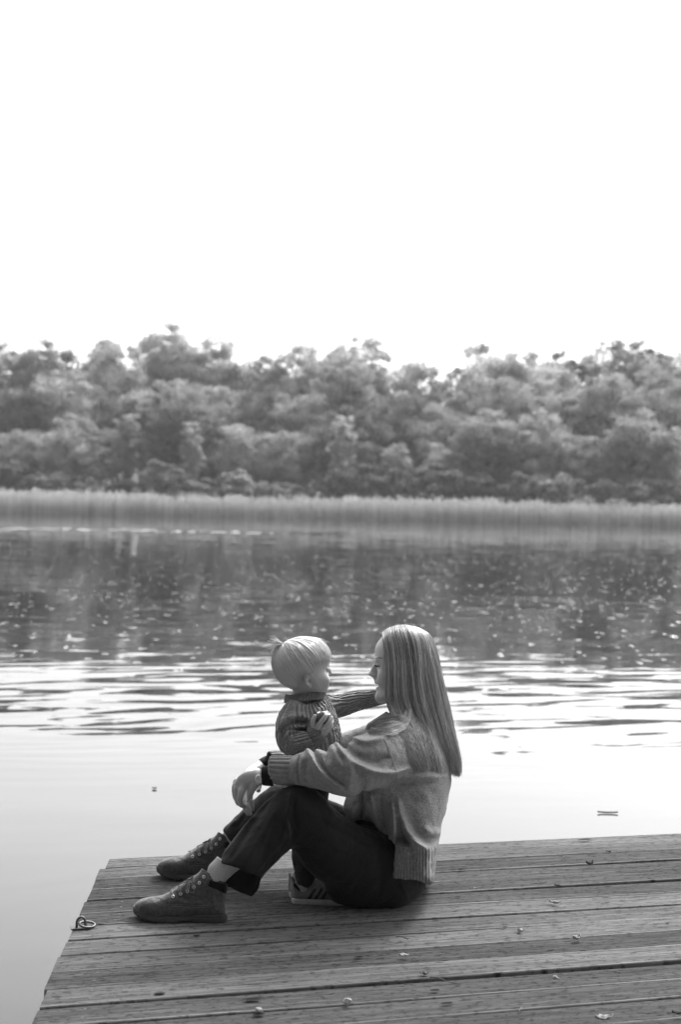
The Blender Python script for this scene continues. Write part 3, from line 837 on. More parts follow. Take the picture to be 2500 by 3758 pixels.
def plane3(A, Bp, Cp, inside):
    """signed distance to the plane through three points, negative on the side of 'inside'"""
    A, Bp, Cp, I = [np.array(x, float) for x in (A, Bp, Cp, inside)]
    n = np.cross(Bp-A, Cp-A); n /= np.linalg.norm(n)
    if (I-A)@n > 0: n = -n
    return lambda X: (X-A)@n
def below_deck(X):     # negative below the deck boards
    k = D0/F*(1+X[:, 2]/F)
    dv = CY+((CAM_H-.0015+FWD.z*D0*(1+X[:, 2]/F))/k+RIGHT.z*(X[:, 0]-CX))/UP.z
    return dv-X[:, 1]

# ---- materials of the sitters
def skin_mat(name, g):
    n = NG(name); c = n.coord()
    n.base(n.math('MULTIPLY', n.map(n.noise(c, 25, 3), .3, .7, .93, 1.06), g)).set(Roughness=.48, Specular_IOR_Level=.4, Subsurface_Weight=.12, Subsurface_Scale=.01)
    n.set(**{'Subsurface_Radius': (1, 1, 1)}); n.bump(n.noise(c, 900, 2), .0002); return n.m
SKIN = skin_mat('skin', .54); SKIN2 = skin_mat('child skin', .50)
def knit_mat(name, g, rib=None, var=.25, rib_d=.004, row=900., hem=False):
    n = NG(name); c = n.coord()
    fz = n.noise(c, 260, 4, .75); mel = n.noise(c, 70, 4, .75)
    v = n.math('MULTIPLY', n.map(fz, .3, .7, 1-var, 1+var), n.map(mel, .3, .7, .8, 1.2))
    st = n.attr('knit', 'Vector'); sp = n.node('ShaderNodeSeparateXYZ'); n.plug(st, sp.inputs[0])
    rows = n.math('SINE', n.math('MULTIPLY', sp.outputs[1], 6.2832))
    h = n.math('ADD', n.math('MULTIPLY', fz, .8), n.math('MULTIPLY', rows, .05))
    if rib:
        s = n.math('SINE', n.math('MULTIPLY', sp.outputs[0], 6.2832)); s = n.math('POWER', n.math('ABSOLUTE', n.math('MULTIPLY_ADD', s, .5, .5)), .5)
        h = n.math('ADD', h, n.math('MULTIPLY', s, rib))
    if hem:
        s = n.math('SINE', n.math('MULTIPLY', n.attr('hemc'), 6.2832)); h = n.math('ADD', h, n.math('MULTIPLY', n.math('MULTIPLY', s, n.attr('hemm')), 1.1))
    n.base(n.math('MULTIPLY', v, g)).set(Roughness=.95, Specular_IOR_Level=.1, Sheen_Weight=.35, Sheen_Roughness=.5)
    n.bump(h, rib_d, .8); return n.m
WOOL = knit_mat('grey wool', .31, var=.4, rib_d=.006, hem=True); WOOLRIB = knit_mat('ribbed grey wool', .31)
KID = knit_mat('chunky ribbed wool', .27, rib=1.6, var=.45, rib_d=.005)
def cloth_mat(name, g, rough=.85, sc=700, var=.2, d=.0006, sheen=.1):
    n = NG(name); c = n.coord(); f = n.noise(c, sc, 2); b = n.noise(c, 14, 4, .6)
    n.base(n.math('MULTIPLY', n.math('MULTIPLY', n.map(f, .3, .7, 1-var, 1+var), n.map(b, .3, .7, .82, 1.18)), g)).set(Roughness=rough, Specular_IOR_Level=.2, Sheen_Weight=sheen)
    n.bump(n.math('ADD', f, n.math('ADD', n.math('MULTIPLY', n.noise(c, 90, 3), 1.5), n.math('MULTIPLY', n.noise(c, 22, 3, .6, 1.2), 9))), d); return n.m
DENIM = cloth_mat('black denim', .013, .7, sheen=0.05); KPANT = cloth_mat('child cord trousers', .022); BLACK = cloth_mat('black jersey', .008)
SOCK = cloth_mat('white ribbed cotton', .62, .9, 500, .1)
NUB = cloth_mat('nubuck leather', .085, .75, 120, .22, .0009, .3)
COLLAR = cloth_mat('padded black collar', .006, .7); RUBBER = simple('boot rubber', .055, .6, .15, 100)
LACE = simple('boot lace', .17, .7, .4, 500); BRASS = simple('silver eyelet', .85, .3, .1, 200, metal=1.0)
# ================================================================ THE WOMAN
mum = empty('person', W((1450, deck_v(1450, 0), 0)))
tag(mum, 'woman with long straight hair sitting on the jetty in grey sweater and lace-up boots', 'person')
bpy.context.view_layer.update()
FACE = [(1398, 2343), (1380, 2370), (1376, 2398), (1377, 2420), (1381, 2440), (1385, 2462), (1387, 2485), (1388, 2505), (1391, 2525), (1392, 2545), (1396, 2560), (1412, 2573), (1440, 2577), (1475, 2562), (1505, 2535), (1540, 2505), (1574, 2465), (1586, 2410), (1576, 2352), (1538, 2316), (1482, 2303), (1430, 2314)]
HW0 = -8
def both(f):
    return [f(-1), f(1)]
head = [Pillow(FACE, 84, 78, HW0, 0)]
head += [Limb([(1385, 2430, HW0, 9, 8), (1376, 2452, HW0, 12, 9), (1372, 2470, HW0, 15, 12)], 8, 3)]
head += [Ell((1364.5, 2473, HW0), (10, 9, 11), k=6)]
for s in (-1, 1):
    head += [Ell((1372, 2479, HW0+s*10.5), (9, 7, 6.5), k=5), Ell((1412, 2492, HW0+s*44), (26, 30, 20), k=26),
             Ell((1386, 2422, HW0+s*28), (10, 6, 20), k=12),
             Ell((1380, 2441, HW0+s*33), (9, 9, 13), k=8, op='s'), Ell((1394, 2441, HW0+s*31), (14, 12, 13), k=3),
             Ell((1364, 2484, HW0+s*6), (5, 2.6, 3.2), k=2, op='s'),
             Fold([(1379, 2434, HW0+s*26), (1385, 2432, HW0+s*38), (1393, 2434, HW0+s*46)], 2.2, -1.5),
             Fold([(1381, 2445, HW0+s*24), (1385, 2449, HW0+s*36), (1393, 2448, HW0+s*46)], 1.8, -1.4),
             Fold([(1374, 2485, HW0+s*17), (1382, 2499, HW0+s*27), (1390, 2514, HW0+s*31)], 4, -1.6)]
head += [Limb([(1378, 2486, HW0, 8, 13), (1384, 2500, HW0, 8, 20)], 9, 1), Limb([(1392, 2528, HW0, 8, 16), (1392, 2545, HW0, 9, 18)], 10, 1)]
head += [Ell((1384, 2504, HW0), (9.5, 6.0, 23), k=8, ang=20), Ell((1389.5, 2525, HW0), (9, 6.5, 20), k=7, ang=-15), Ell((1383, 2516, HW0), (12, 3.4, 19), k=3, op='s'),
         Ell((1401, 2556, HW0), (19, 17, 25), k=14), Limb([(1395, 2562, HW0, 12, 20), (1440, 2568, HW0-30, 13, 10), (1490, 2535, HW0-62, 14, 10)], 16),
         Limb([(1395, 2562, HW0, 12, 20), (1440, 2568, HW0+30, 13, 10), (1490, 2535, HW0+62, 14, 10)], 16)]
body = head + [Limb([(1495, 2500, HW0, 50, 48), (1478, 2580, HW0, 46, 48), (1480, 2640, -2, 54, 60), (1486, 2690, 0, 80, 110)], 18)]
body += [Limb([(1490, 2720, 0, 85, 140), (1480, 2880, 0, 95, 120), (1490, 3050, 0, 90, 120), (1490, 3200, 0, 80, 130)], 30)]
for s, sh, el, wr in ((-1, (1450, 2735, -130), (1290, 2835, -270), (960, 2850, -222)), (1, (1450, 2735, 130), (1260, 2800, 230), (960, 2812, 30))):
    m = tuple((np.array(el)+np.array(wr))/2)
    body += [Limb([sh+(50, 48), el+(38, 36)], 25, 1), Limb([el+(38, 36), m+(34, 32), wr+(24, 20)], 10)]
# near hand: back of the hand slopes down-left, fingers fold round the other hand
body += [Limb([(962, 2850, -222, 25, 19), (935, 2853, -214, 27, 16), (905, 2862, -200, 30, 15), (886, 2880, -188, 28, 14)], 10)]
NF = [((888, 2902, -204), (880, 2930, -200), (884, 2952, -184), (897, 2958, -168), 11.5),
      ((872, 2894, -188), (869, 2924, -180), (874, 2946, -160), (889, 2952, -146), 11.5),
      ((866, 2882, -170), (861, 2908, -158), (867, 2932, -138), (882, 2938, -124), 11),
      ((868, 2868, -152), (862, 2889, -140), (866, 2910, -122), (880, 2918, -110), 9.5)]
for a, b, c, d, r in NF:
    body += [Limb([(905, 2862, -192, r+2), a+(r+1,), b+(r-.6,), c+(r-1.2,), d+(r-2.5,)], 5, 3), Ell(a, (r+2.5, r+2, r+1), k=5)]
body += [Limb([(945, 2868, -216, 16), (928, 2893, -208, 13), (917, 2915, -190, 11.5), (908, 2935, -172, 9)], 8, 3)]
body += [Fold([(880, 2856, ), (905, 2862), (930, 2862)], 3, .8, -200), Fold([(880, 2885), (905, 2873), (930, 2866)], 3, .8, -200)]
# far hand, held by the near one; two fingers show below it
body += [Limb([(962, 2812, 30, 21, 21), (930, 2828, -20, 21, 21), (905, 2860, -80, 24, 22), (896, 2895, -120, 26, 17)], 10, 8)]
for a, b, c, d, r in (((905, 2915, -128), (905, 2945, -142), (911, 2968, -146), (918, 2986, -138), 9.5), ((890, 2912, -118), (891, 2940, -126), (899, 2966, -128), (909, 2986, -118), 9.5),
                   ((918, 2910, -110), (920, 2936, -124), (924, 2956, -120), (928, 2970, -106), 9), ((880, 2900, -100), (884, 2925, -106), (892, 2948, -104), (902, 2962, -92), 8.5)):
    body += [Limb([(900, 2880, -105, r), a+(r,), b+(r-.5,), c+(r-1,), d+(r-2.2,)], 5, 3)]
body += [Limb([(940, 2835, -40, 14), (952, 2868, -80, 11), (948, 2900, -105, 9)], 6, 3)]
# legs
LN = [(1460, 3170, -70), (1085, 2975, -235), (826, 3186, -312)]; LFt = [(1460, 3150, 80), (1030, 2965, 165), (852, 3110, 225)]
for a, b, c in (LN, LFt):
    m = tuple((np.array(b)*.45+np.array(c)*.55))
    h = (1310, 3130, -150) if a[2] < 0 else (1250, 3060, 120)
    body += [Limb([a+(72, 70), h+(64, 60), b+(56, 53)], 30, 3), Limb([b+(58, 55), m+(46, 44), c+(34, 32)], 12)]
body += [Limb([(826, 3186, -312, 33, 31), (796, 3235, -312, 29, 28), (786, 3300, -312, 30, 30), (700, 3330, -312, 30, 34), (590, 3345, -312, 22, 32)], 10),
         Limb([(852, 3110, 225, 32, 30), (815, 3170, 225, 29, 26), (740, 3200, 225, 28, 30), (650, 3208, 225, 20, 28)], 10)]
body += [Fn(below_deck, 2)]
sculpt('body', body, (480, 2285, -400), (1640, 3400, 300), 4.0, SKIN, mum, sm=0, key='body') if False else None
# the face and hands are carried at a finer grid than the covered limbs
def refine_body():
    V1, Q1 = sdf_mesh(body, (1335, 2290, -110), (1615, 2618, 94), 2.4)
    return V1, Q1
sculpt('body', body, (500, 2290, -420), (1640, 3420, 320), 2.9, SKIN, mum, sm=1, key='mum')
EYE = simple('lash and brow hair', .035, .7, .1, 100)
def on(key, pts, lift=0.8, frm=-900):
    return [(u, v, surf_w(key, u, v, -50, frm)-lift) for u, v in pts]
# brow and lashes of the visible eye and of the far one
ll = []
for k in range(26):
    t = k/25; u = 1376+t*26; v = 2418-5.5*math.sin(t*2.3)+t*3
    for j in range(2):
        p = on('mum', [(u+random.uniform(-1, 1), v+random.uniform(-1.6, 1.6)), (u+4, v-2.4+t*2)], .9); ll.append((p, [.38, .2]))
tubes('eyebrow', ll, EYE, mum, 4)
ll = []
w0 = surf_w('mum', 1386, 2441, -60)
for k in range(16):
    t = k/15; u = 1380+t*13; v = 2441+2.5*math.sin(t*3.1)+2*t
    p = on('mum', [(u, v)], .5)[0]; ll.append(([p, (p[0]-5+3*t, p[1]+1.5, p[2]-3), (p[0]-8+4*t, p[1]+3.2, p[2]-4.5)], [.7, .5, .2]))
ll.append((on('mum', [(1379, 2440.5), (1384, 2443), (1390, 2444.5), (1395, 2444)], .3), .8))
tubes('eyelashes', ll, EYE, mum, 4)

# ---- boots: built once in place, copied to the far foot
BW = -312.
UP_OUT = [(495, 3338), (497, 3318), (519, 3301), (554, 3293), (586, 3288), (619, 3273), (650, 3254), (684, 3232), (712, 3217), (730, 3201), (744, 3183), (757, 3179), (767, 3192), (790, 3205), (828, 3222), (836, 3240), (829, 3280), (824, 3313), (828, 3346), (829, 3366), (780, 3372), (700, 3377), (636, 3384), (572, 3378), (521, 3362)]
def boot_w(X): return np.interp(X[:, 0], [490, 520, 560, 620, 680, 740, 800, 835], [44, 52, 56, 52, 45, 44, 42, 40])*np.interp(X[:, 1], [3200, 3290, 3340], [.92, .95, 1.0])
upper = [Pillow(UP_OUT, boot_w, 44, BW, 0), Ell((560, 3340, BW), (62, 42, 54), k=20),
         Fold([(612, 3318), (700, 3326), (790, 3312), (824, 3300)], 7, -2.2, BW), Fold([(660, 3306), (700, 3318), (745, 3317)], 7, 3.0, BW), Fold([(700, 3300), (750, 3304), (800, 3290)], 8, -2.5, BW),
         Fold([(640, 3270), (655, 3290), (690, 3300)], 7, -1.6, BW),
         # open top
         Limb([(800, 3150, BW, 40, 34), (796, 3215, BW, 33, 31), (792, 3245, BW, 28, 28)], 3, 2, 's'),
         Fn(lambda X: -plane3((748, 3182, BW), (835, 3238, BW), (748, 3182, BW+50), (760, 3300, BW))(X)-8, 2)]
boot = sculpt('boot', upper, (480, 3160, -400), (850, 3395, -230), 2.6, NUB, mum, sm=1, key='boot')
col_ops = [Limb([(768, 3228, BW, 12, 40), (800, 3242, BW, 12, 42), (830, 3250, BW, 12, 40)], 0, 2)]
COL_OUT = [(768, 3219), (800, 3230), (832, 3240), (829, 3279), (800, 3276), (772, 3268), (751, 3254), (757, 3236)]
colr = sculpt('collar', [Pillow(COL_OUT, lambda X: boot_w(X)+2.2, 16, BW, 0), Limb([(800, 3150, BW, 40, 34), (796, 3215, BW, 33, 31), (792, 3245, BW, 28, 28)], 3, 2, 's'), ], (735, 3205, -370), (850, 3295, -255), 2.6, COLLAR, boot, sm=1)
PLAN = [(487, BW), (492, BW-24), (512, BW-43), (550, BW-55), (600, BW-55), (660, BW-47), (720, BW-42), (790, BW-43), (822, BW-34), (833, BW-14), (833, BW+14), (822, BW+34), (790, BW+43), (720, BW+42), (660, BW+47), (600, BW+55), (550, BW+55), (512, BW+43), (492, BW+24)]
pm = Map2(PLAN, 30, 2.)
def sole_f(X):
    dk = below_deck(X); d2 = pm(X[:, 0], X[:, 2]); u = X[:, 0]
    lift = np.interp(u, [487, 500, 530, 580, 640], [26, 18, 7, 1, 0]); th = np.interp(u, [487, 560, 690, 700, 830], [26, 24, 24, 30, 30])
    arch = np.where((u > 655) & (u < 705), 6, 0)
    mid = lift+th/2+arch/2; dv = np.abs(dk-mid)-(th-arch)/2
    tread = np.where((np.mod(u, 15) < 4.5) & (dk < lift+8) & (d2 > -8) & (u < 610), 3.0, 0)
    groove = 1.6*np.exp(-((dk-lift-th*.72)/1.8)**2)
    return -smin(-(d2+tread+groove), -dv, 5)
sculpt('sole', [Fn(sole_f, 0, 'u')], (478, 3320, -385), (846, 3412, -240), 2.4, RUBBER, boot, sm=1)
EYL = [(634, 3290), (662, 3281), (687, 3271), (711, 3256), (731, 3240), (747, 3218)]
def bw_(u, v, lift=1.0): return surf_w('boot', u, v, BW-30)-lift
for (u, v) in EYL:
    th = np.linspace(0, 2*math.pi, 17); r = 4.6; ww = bw_(u, v, .6)
    wr_ = bw_(u, v+4, .6)-bw_(u, v-4, .6)
    a = Acc(); a.tube([(u+r*math.cos(q), v+r*math.sin(q)*1.05, ww+wr_/8*r*math.sin(q)) for q in th], 1.7, 7, cap=False)
    link('eyelet', a.mesh('eyelet', warp=WN), BRASS, boot)
ll = []
def top_pt(u): return (u, np.interp(u, [586, 619, 650, 684, 712, 730], [3288, 3273, 3254, 3232, 3217, 3201])-2, BW)
for i, (u, v) in enumerate(EYL[:4]):
    tu = u-14 if i == 0 else u-8
    q = top_pt(tu+10)
    ll.append(([(u, v, bw_(u, v, .5)), (u-1, v-9, bw_(u-1, v-9, 2)), (q[0]-2, q[1]+4, BW-16), (q[0]+4, q[1]-2, BW), (q[0]+12, q[1]-4, BW+22)], 2.0))
    ll.append(([(q[0]-12, q[1]+5, BW-14), (q[0]+4, q[1]-1, BW-4), (q[0]+22, q[1]-13, BW+2)], 1.9))
kx = (693, 3229, BW-20)
ll.append((crom([kx, (704, 3244, BW-34), (713, 3262, BW-44), (708, 3275, BW-48), (697, 3274, BW-50), (692, 3262, BW-46), (694, 3245, BW-34), kx], 4), 1.7))
ll.append((crom([kx, (688, 3247, BW-34), (686, 3262, BW-42), (686, 3272, BW-46)], 4), 1.7))
ll.append((crom([kx, (676, 3238, BW-26), (658, 3246, BW-24), (654, 3260, BW-34), (653, 3273, BW-42)], 4), 1.7))
ll.append((crom([kx, (681, 3245, BW-26), (668, 3258, BW-34), (664, 3276, bw_(664, 3276))], 4), 1.7))
ll.append((crom([(688, 3228, BW-22), (700, 3224, BW-14), (712, 3222, BW-8)], 3), 3.2))
ll.append((crom([kx, (703, 3220, BW-14), (710, 3222, BW-16), (706, 3232, BW-20)], 4), 1.7))
tubes('laces', ll, LACE, boot, 6)
ST = simple('pale stitching', .2, .8, .2, 400)
def stitches(pts, n):
    P = crom(pts, 8); s = np.concatenate([[0], np.cumsum(np.hypot(*np.diff(P, axis=0).T))]); out = []
    for t in np.linspace(0, 1, n):
        a, b = t*s[-1], min(s[-1], t*s[-1]+s[-1]/n*.55)
        out.append(([(lambda u, v: (u, v, bw_(u, v, .3)))(np.interp(x, s, P[:, 0]), np.interp(x, s, P[:, 1])) for x in (a, b)], .55))
    return out
for pts in ([(618, 3318), (660, 3319), (720, 3323), (760, 3322)], [(618, 3325), (660, 3327), (720, 3330), (755, 3329)], [(618, 3325), (618, 3316), (621, 3304), (624, 3294)],
            [(716, 3240), (720, 3222), (735, 3206), (750, 3201), (764, 3206), (763, 3222), (752, 3246), (738, 3254), (722, 3252), (716, 3240)]):
    P = crom(pts, 6); tubes('stitching', [([(x, y, bw_(x, y, .2)) for x, y in P], .6)], ST, boot, 4)
def copy_part(o, parent, M):
    c = o.copy(); COL.objects.link(c); c.parent = parent
    if M is not None: c.matrix_world = M @ o.matrix_world; 
    return c
bpy.context.view_layer.update()
toe_n = WN([(492, 3380, BW)])[0]; 
far_w = 232.
# the far boot: same boot set back on the deck
d_far = Vector(WN([(579, 3222, far_w)])[0])-Vector(WN([(494, 3378, BW)])[0]); d_far.z = 0
b2 = boot.copy(); COL.objects.link(b2); b2.parent = mum
b2.matrix_parent_inverse = Matrix.Translation(d_far) @ boot.matrix_parent_inverse
for ch in list(boot.children):
    c = ch.copy(); COL.objects.link(c); c.parent = b2; c.matrix_parent_inverse = ch.matrix_parent_inverse
# ---- socks
def sock_ops(c0, c1, r0, r1, lip):
    c0, c1 = np.array(c0, float), np.array(c1, float)
    return c0, c1
def rib_tube(name, rings, mat, parent, nrib, amp, seg=None, thick=True, key='knit'):
    """rings: (centre xyz, axis-a vec, axis-b vec) list -> ribbed tube with rolled open ends; amp in units"""
    seg = seg or nrib*6; th = np.arange(seg)/seg*2*np.pi; rb = (np.abs(np.cos(th*nrib/2))**.6-.5)*amp
    C = np.array([r[0] for r in rings], float); A = np.array([r[1] for r in rings], float); B_ = np.array([r[2] for r in rings], float)
    m = crom(np.concatenate([C, A, B_], 1), 5); n = len(m); V = []
    for i in range(n):
        c, a, b = m[i, :3], m[i, 3:6], m[i, 6:9]; la, lb = np.linalg.norm(a), np.linalg.norm(b)
        V.append(c+np.cos(th)[:, None]*a*(1+rb/la)[:, None]+np.sin(th)[:, None]*b*(1+rb/lb)[:, None])
    inner = []
    for i, s in ((0, .96), (0, .88), (min(2, n-1), .84)):
        c, a, b = m[i, :3], m[i, 3:6], m[i, 6:9]; inner.insert(0, c+(np.cos(th)[:, None]*a+np.sin(th)[:, None]*b)*s+(m[0, :3]-m[1, :3])*(.25 if s == .96 else 0))
    V = inner+V
    for i, s in ((n-1, .95), (n-1, .86), (max(0, n-3), .82)):
        c, a, b = m[i, :3], m[i, 3:6], m[i, 6:9]; V.append(c+(np.cos(th)[:, None]*a+np.sin(th)[:, None]*b)*s+(m[-1, :3]-m[-2, :3])*(.25 if s == .95 else 0))
    k = len(V); V = np.concatenate(V)
    q = np.array([(i*seg+j, i*seg+(j+1) % seg, (i+1)*seg+(j+1) % seg, (i+1)*seg+j) for i in range(k-1) for j in range(seg)])
    nn = vnormals(V, q); cen = C.mean(0)
    if ((V-cen)*nn).sum() < 0: q = q[:, ::-1]
    kn = np.stack([np.tile(th*nrib/6.283, k), np.repeat(np.arange(k)*1.7, seg), np.zeros(k*seg)], 1)
    return link(name, mesh_np(name, WN(V), q, {'knit': kn, 'rnd': np.zeros(len(V))}), mat, parent)
def ring(c, ax, r, rw, tilt=(0, 0, 0)):
    """ring centred c, perpendicular to the direction ax (u, v, w), radii r in the picture plane, rw in depth"""
    ax = np.array(ax, float); ax /= np.linalg.norm(ax); b = np.array([0, 0, 1.])-ax*ax[2]; b /= np.linalg.norm(b); a = np.cross(ax, b)
    return (c, a*r, b*rw)
n = NG('sock cotton'); kx_ = n.node('ShaderNodeSeparateXYZ'); n.plug(n.attr('knit', 'Vector'), kx_.inputs[0])
n.base(n.math('MULTIPLY', n.map(n.noise(n.coord(), 400, 2), .3, .7, .85, 1.1), .60)).set(Roughness=.95, Specular_IOR_Level=.1)
SOCKM = n.m
def sock(dx, nm='sock', pr=mum):
    rings = []
    for c, r in (((784, 3255), 37), ((790, 3225), 38), ((797, 3203), 38.5), ((810, 3188), 38.5), ((828, 3168), 38)):
        rings.append(ring((c[0], c[1], BW), (.62, -.78, .0), r, 36))
    o = rib_tube(nm, rings, SOCKM, pr, 26, 3.0)
    return o
s1 = sock(0)
s2 = s1.copy(); COL.objects.link(s2); s2.parent = mum; s2.matrix_parent_inverse = Matrix.Translation(d_far) @ s1.matrix_parent_inverse

# ---- trousers
tro = [Limb([(1480, 3110, 0, 95, 150), (1455, 3200, 0, 108, 165), (1450, 3215, -10, 108, 165)], 0),
       Limb([(1450, 3205, -72, 116, 86), (1330, 3168, -140, 126, 96), (1235, 3125, -185, 124, 92), (1150, 3040, -218, 106, 88), (1100, 2990, -235, 98, 86)], 30), Limb([(1440, 3140, -40, 92, 100), (1330, 3095, -60, 70, 80)], 30, 1), Limb([(1255, 3268, -140, 50, 50), (1330, 3275, -130, 62, 50), (1420, 3270, -110, 70, 60)], 40),
       Limb([(1105, 2985, -235, 100, 84), (1070, 2985, -242, 96, 84), (1000, 3052, -265, 92, 82), (934, 3126, -292, 84, 82), (884, 3190, -315, 82, 86), (878, 3262, -320, 74, 84)], 22),
       Limb([(1450, 3190, 95, 112, 100), (1250, 3060, 150, 100, 90), (1040, 2965, 165, 88, 84)], 30),
       Limb([(1040, 2965, 165, 90, 84), (960, 3010, 185, 78, 78), (880, 3080, 215, 72, 78), (820, 3130, 235, 76, 80)], 18)]
def hemn(X):     # the open hem: its near rim runs from shin to calf, the far side hangs lower
    return (X[:, 0]-791)*-.341+(X[:, 1]-3155)*.94-3-np.clip((X[:, 2]+345)*1.0, 0, 78)
A3, B3, C3 = (815, 3035, 225), (850, 3092, 150), (900, 3120, 290)
hemf = plane3(A3, B3, C3, (740, 3180, 225))
def nearcut(X): return np.maximum(np.maximum(hemn(X), X[:, 2]+100), X[:, 0]-1100)
def farcut(X): return np.maximum(hemf(X), 60-X[:, 2])
# cutting volumes are negative where cloth is to be removed
tro += [Fn(lambda X: np.maximum(np.maximum(-hemn(X), X[:, 2]+100), X[:, 0]-1100), 3), Fn(lambda X: np.maximum(np.maximum(-hemf(X)*-1, 60-X[:, 2]), X[:, 0]-1000), 3),
        Limb([(908, 3165, -306, 54, 56), (882, 3205, -318, 70, 74), (872, 3290, -322, 66, 72)], 3, 3, 's'),
        Limb([(890, 3070, 210, 50, 54), (855, 3105, 222, 60, 64), (800, 3150, 240, 66, 70)], 3, 3, 's')]
tro += [Fold([(1068, 2905), (1062, 2960), (1050, 3010), (1063, 3060)], 11, 9, -250), Fold([(1085, 2930), (1078, 2990), (1090, 3040)], 9, -8, -250),
        Fold([(965, 2935), (930, 2985), (880, 3050), (815, 3140)], 10, 7, -300), Fold([(985, 2945), (950, 3000), (905, 3065), (850, 3150)], 12, -9, -280),
        Fold([(1020, 2960), (985, 3030), (930, 3120), (900, 3190)], 14, 6, -280), Fold([(1010, 3000), (990, 3070), (960, 3150)], 10, -6, -280),
        Fold([(1050, 3040), (1030, 3090), (985, 3140), (950, 3190)], 10, 6, -280), Fold([(1060, 3010), (1075, 3050), (1072, 3080)], 8, -8, -280),
        Fold([(1060, 2900), (1100, 2950), (1180, 3020)], 16, 5, -250), Fold([(1100, 3020), (1180, 3080), (1290, 3140)], 18, 6, -250), Fold([(1120, 2990), (1220, 3040), (1340, 3110)], 14, -6, -240),
        Fold([(1380, 3120), (1400, 3200), (1390, 3290)], 16, -7, -100), Fold([(1472, 3230), (1485, 3270), (1500, 3300)], 5, 4, -60),
        Fold([(860, 3000, 150), (850, 3040, 170), (870, 3090, 180)], 12, 6), Fold([(900, 2990, 130), (870, 3040, 150)], 10, -6),
        Fn(lambda X: below_deck(X), 3)]
sculpt('trousers', tro, (760, 2860, -430), (1660, 3400, 330), 4.6, DENIM, mum, sm=1, key='tro', noise=lambda X: (vn(X, .03, 2)-.5)*5)
# hem stitching band
HEMST = cloth_mat('denim hem thread', .03)
# ---- sweater
BACK = [(1345, 2668), (1372, 2638), (1418, 2612), (1470, 2598), (1540, 2612), (1600, 2680), (1640, 2760), (1658, 2850), (1644, 2940), (1622, 3035), (1606, 3108), (1594, 3170), (1586, 3233), (1555, 3243), (1500, 3240), (1440, 3236), (1432, 3228),
        (1434, 3170), (1441, 3106), (1418, 3118), (1398, 3080), (1378, 3030), (1350, 3010), (1318, 3008), (1286, 3016), (1262, 2985), (1260, 2960), (1276, 2915), (1300, 2850), (1318, 2760)]
def tw(X):
    return np.interp(X[:, 1], [2600, 2650, 2720, 2850, 3000, 3150, 3240], [70, 150, 205, 208, 215, 225, 225])
def slit(X):
    # the front hem stops higher than the back: notch between front and back panels
    return Map2S(X)
sw = [Pillow(BACK, tw, lambda X: np.interp(X[:, 1], [2850, 3060], [140, 72]), 0, 0),
      Limb([(1440, 2730, -145, 88, 70), (1395, 2775, -215, 100, 78), (1330, 2812, -270, 96, 80), (1270, 2830, -288, 88, 78)], 34),
      Limb([(1285, 2830, -286, 88, 78), (1225, 2825, -284, 84, 74), (1165, 2822, -272, 74, 66), (1120, 2823, -258, 64, 58), (1090, 2825, -250, 52, 48)], 20),
      Limb([(1440, 2730, 145, 80, 70), (1360, 2735, 205, 76, 74), (1270, 2760, 225, 66, 66)], 34),
      Limb([(1270, 2760, 225, 66, 66), (1180, 2785, 190, 58, 58), (1090, 2795, 120, 50, 48), (1040, 2796, 80, 40, 38)], 20)]
sw += [Pillow([(1441, 3098), (1452, 3092), (1520, 3085), (1590, 3090), (1600, 3110), (1591, 3180), (1586, 3228), (1578, 3239), (1510, 3240), (1445, 3236), (1430, 3228), (1434, 3160)], 218, 30, 0, 26)]
sw += [Limb([(1478, 2560, HW0, 52, 54), (1478, 2600, HW0, 56, 58), (1480, 2622, 0, 58, 64)], 3, 2, 's'),
       # open bottom and open sleeves
       Limb([(1515, 3170, 0, 45, 120), (1512, 3215, 0, 56, 175), (1510, 3300, 0, 66, 196)], 4, 2, 's'),]
N_ = -150
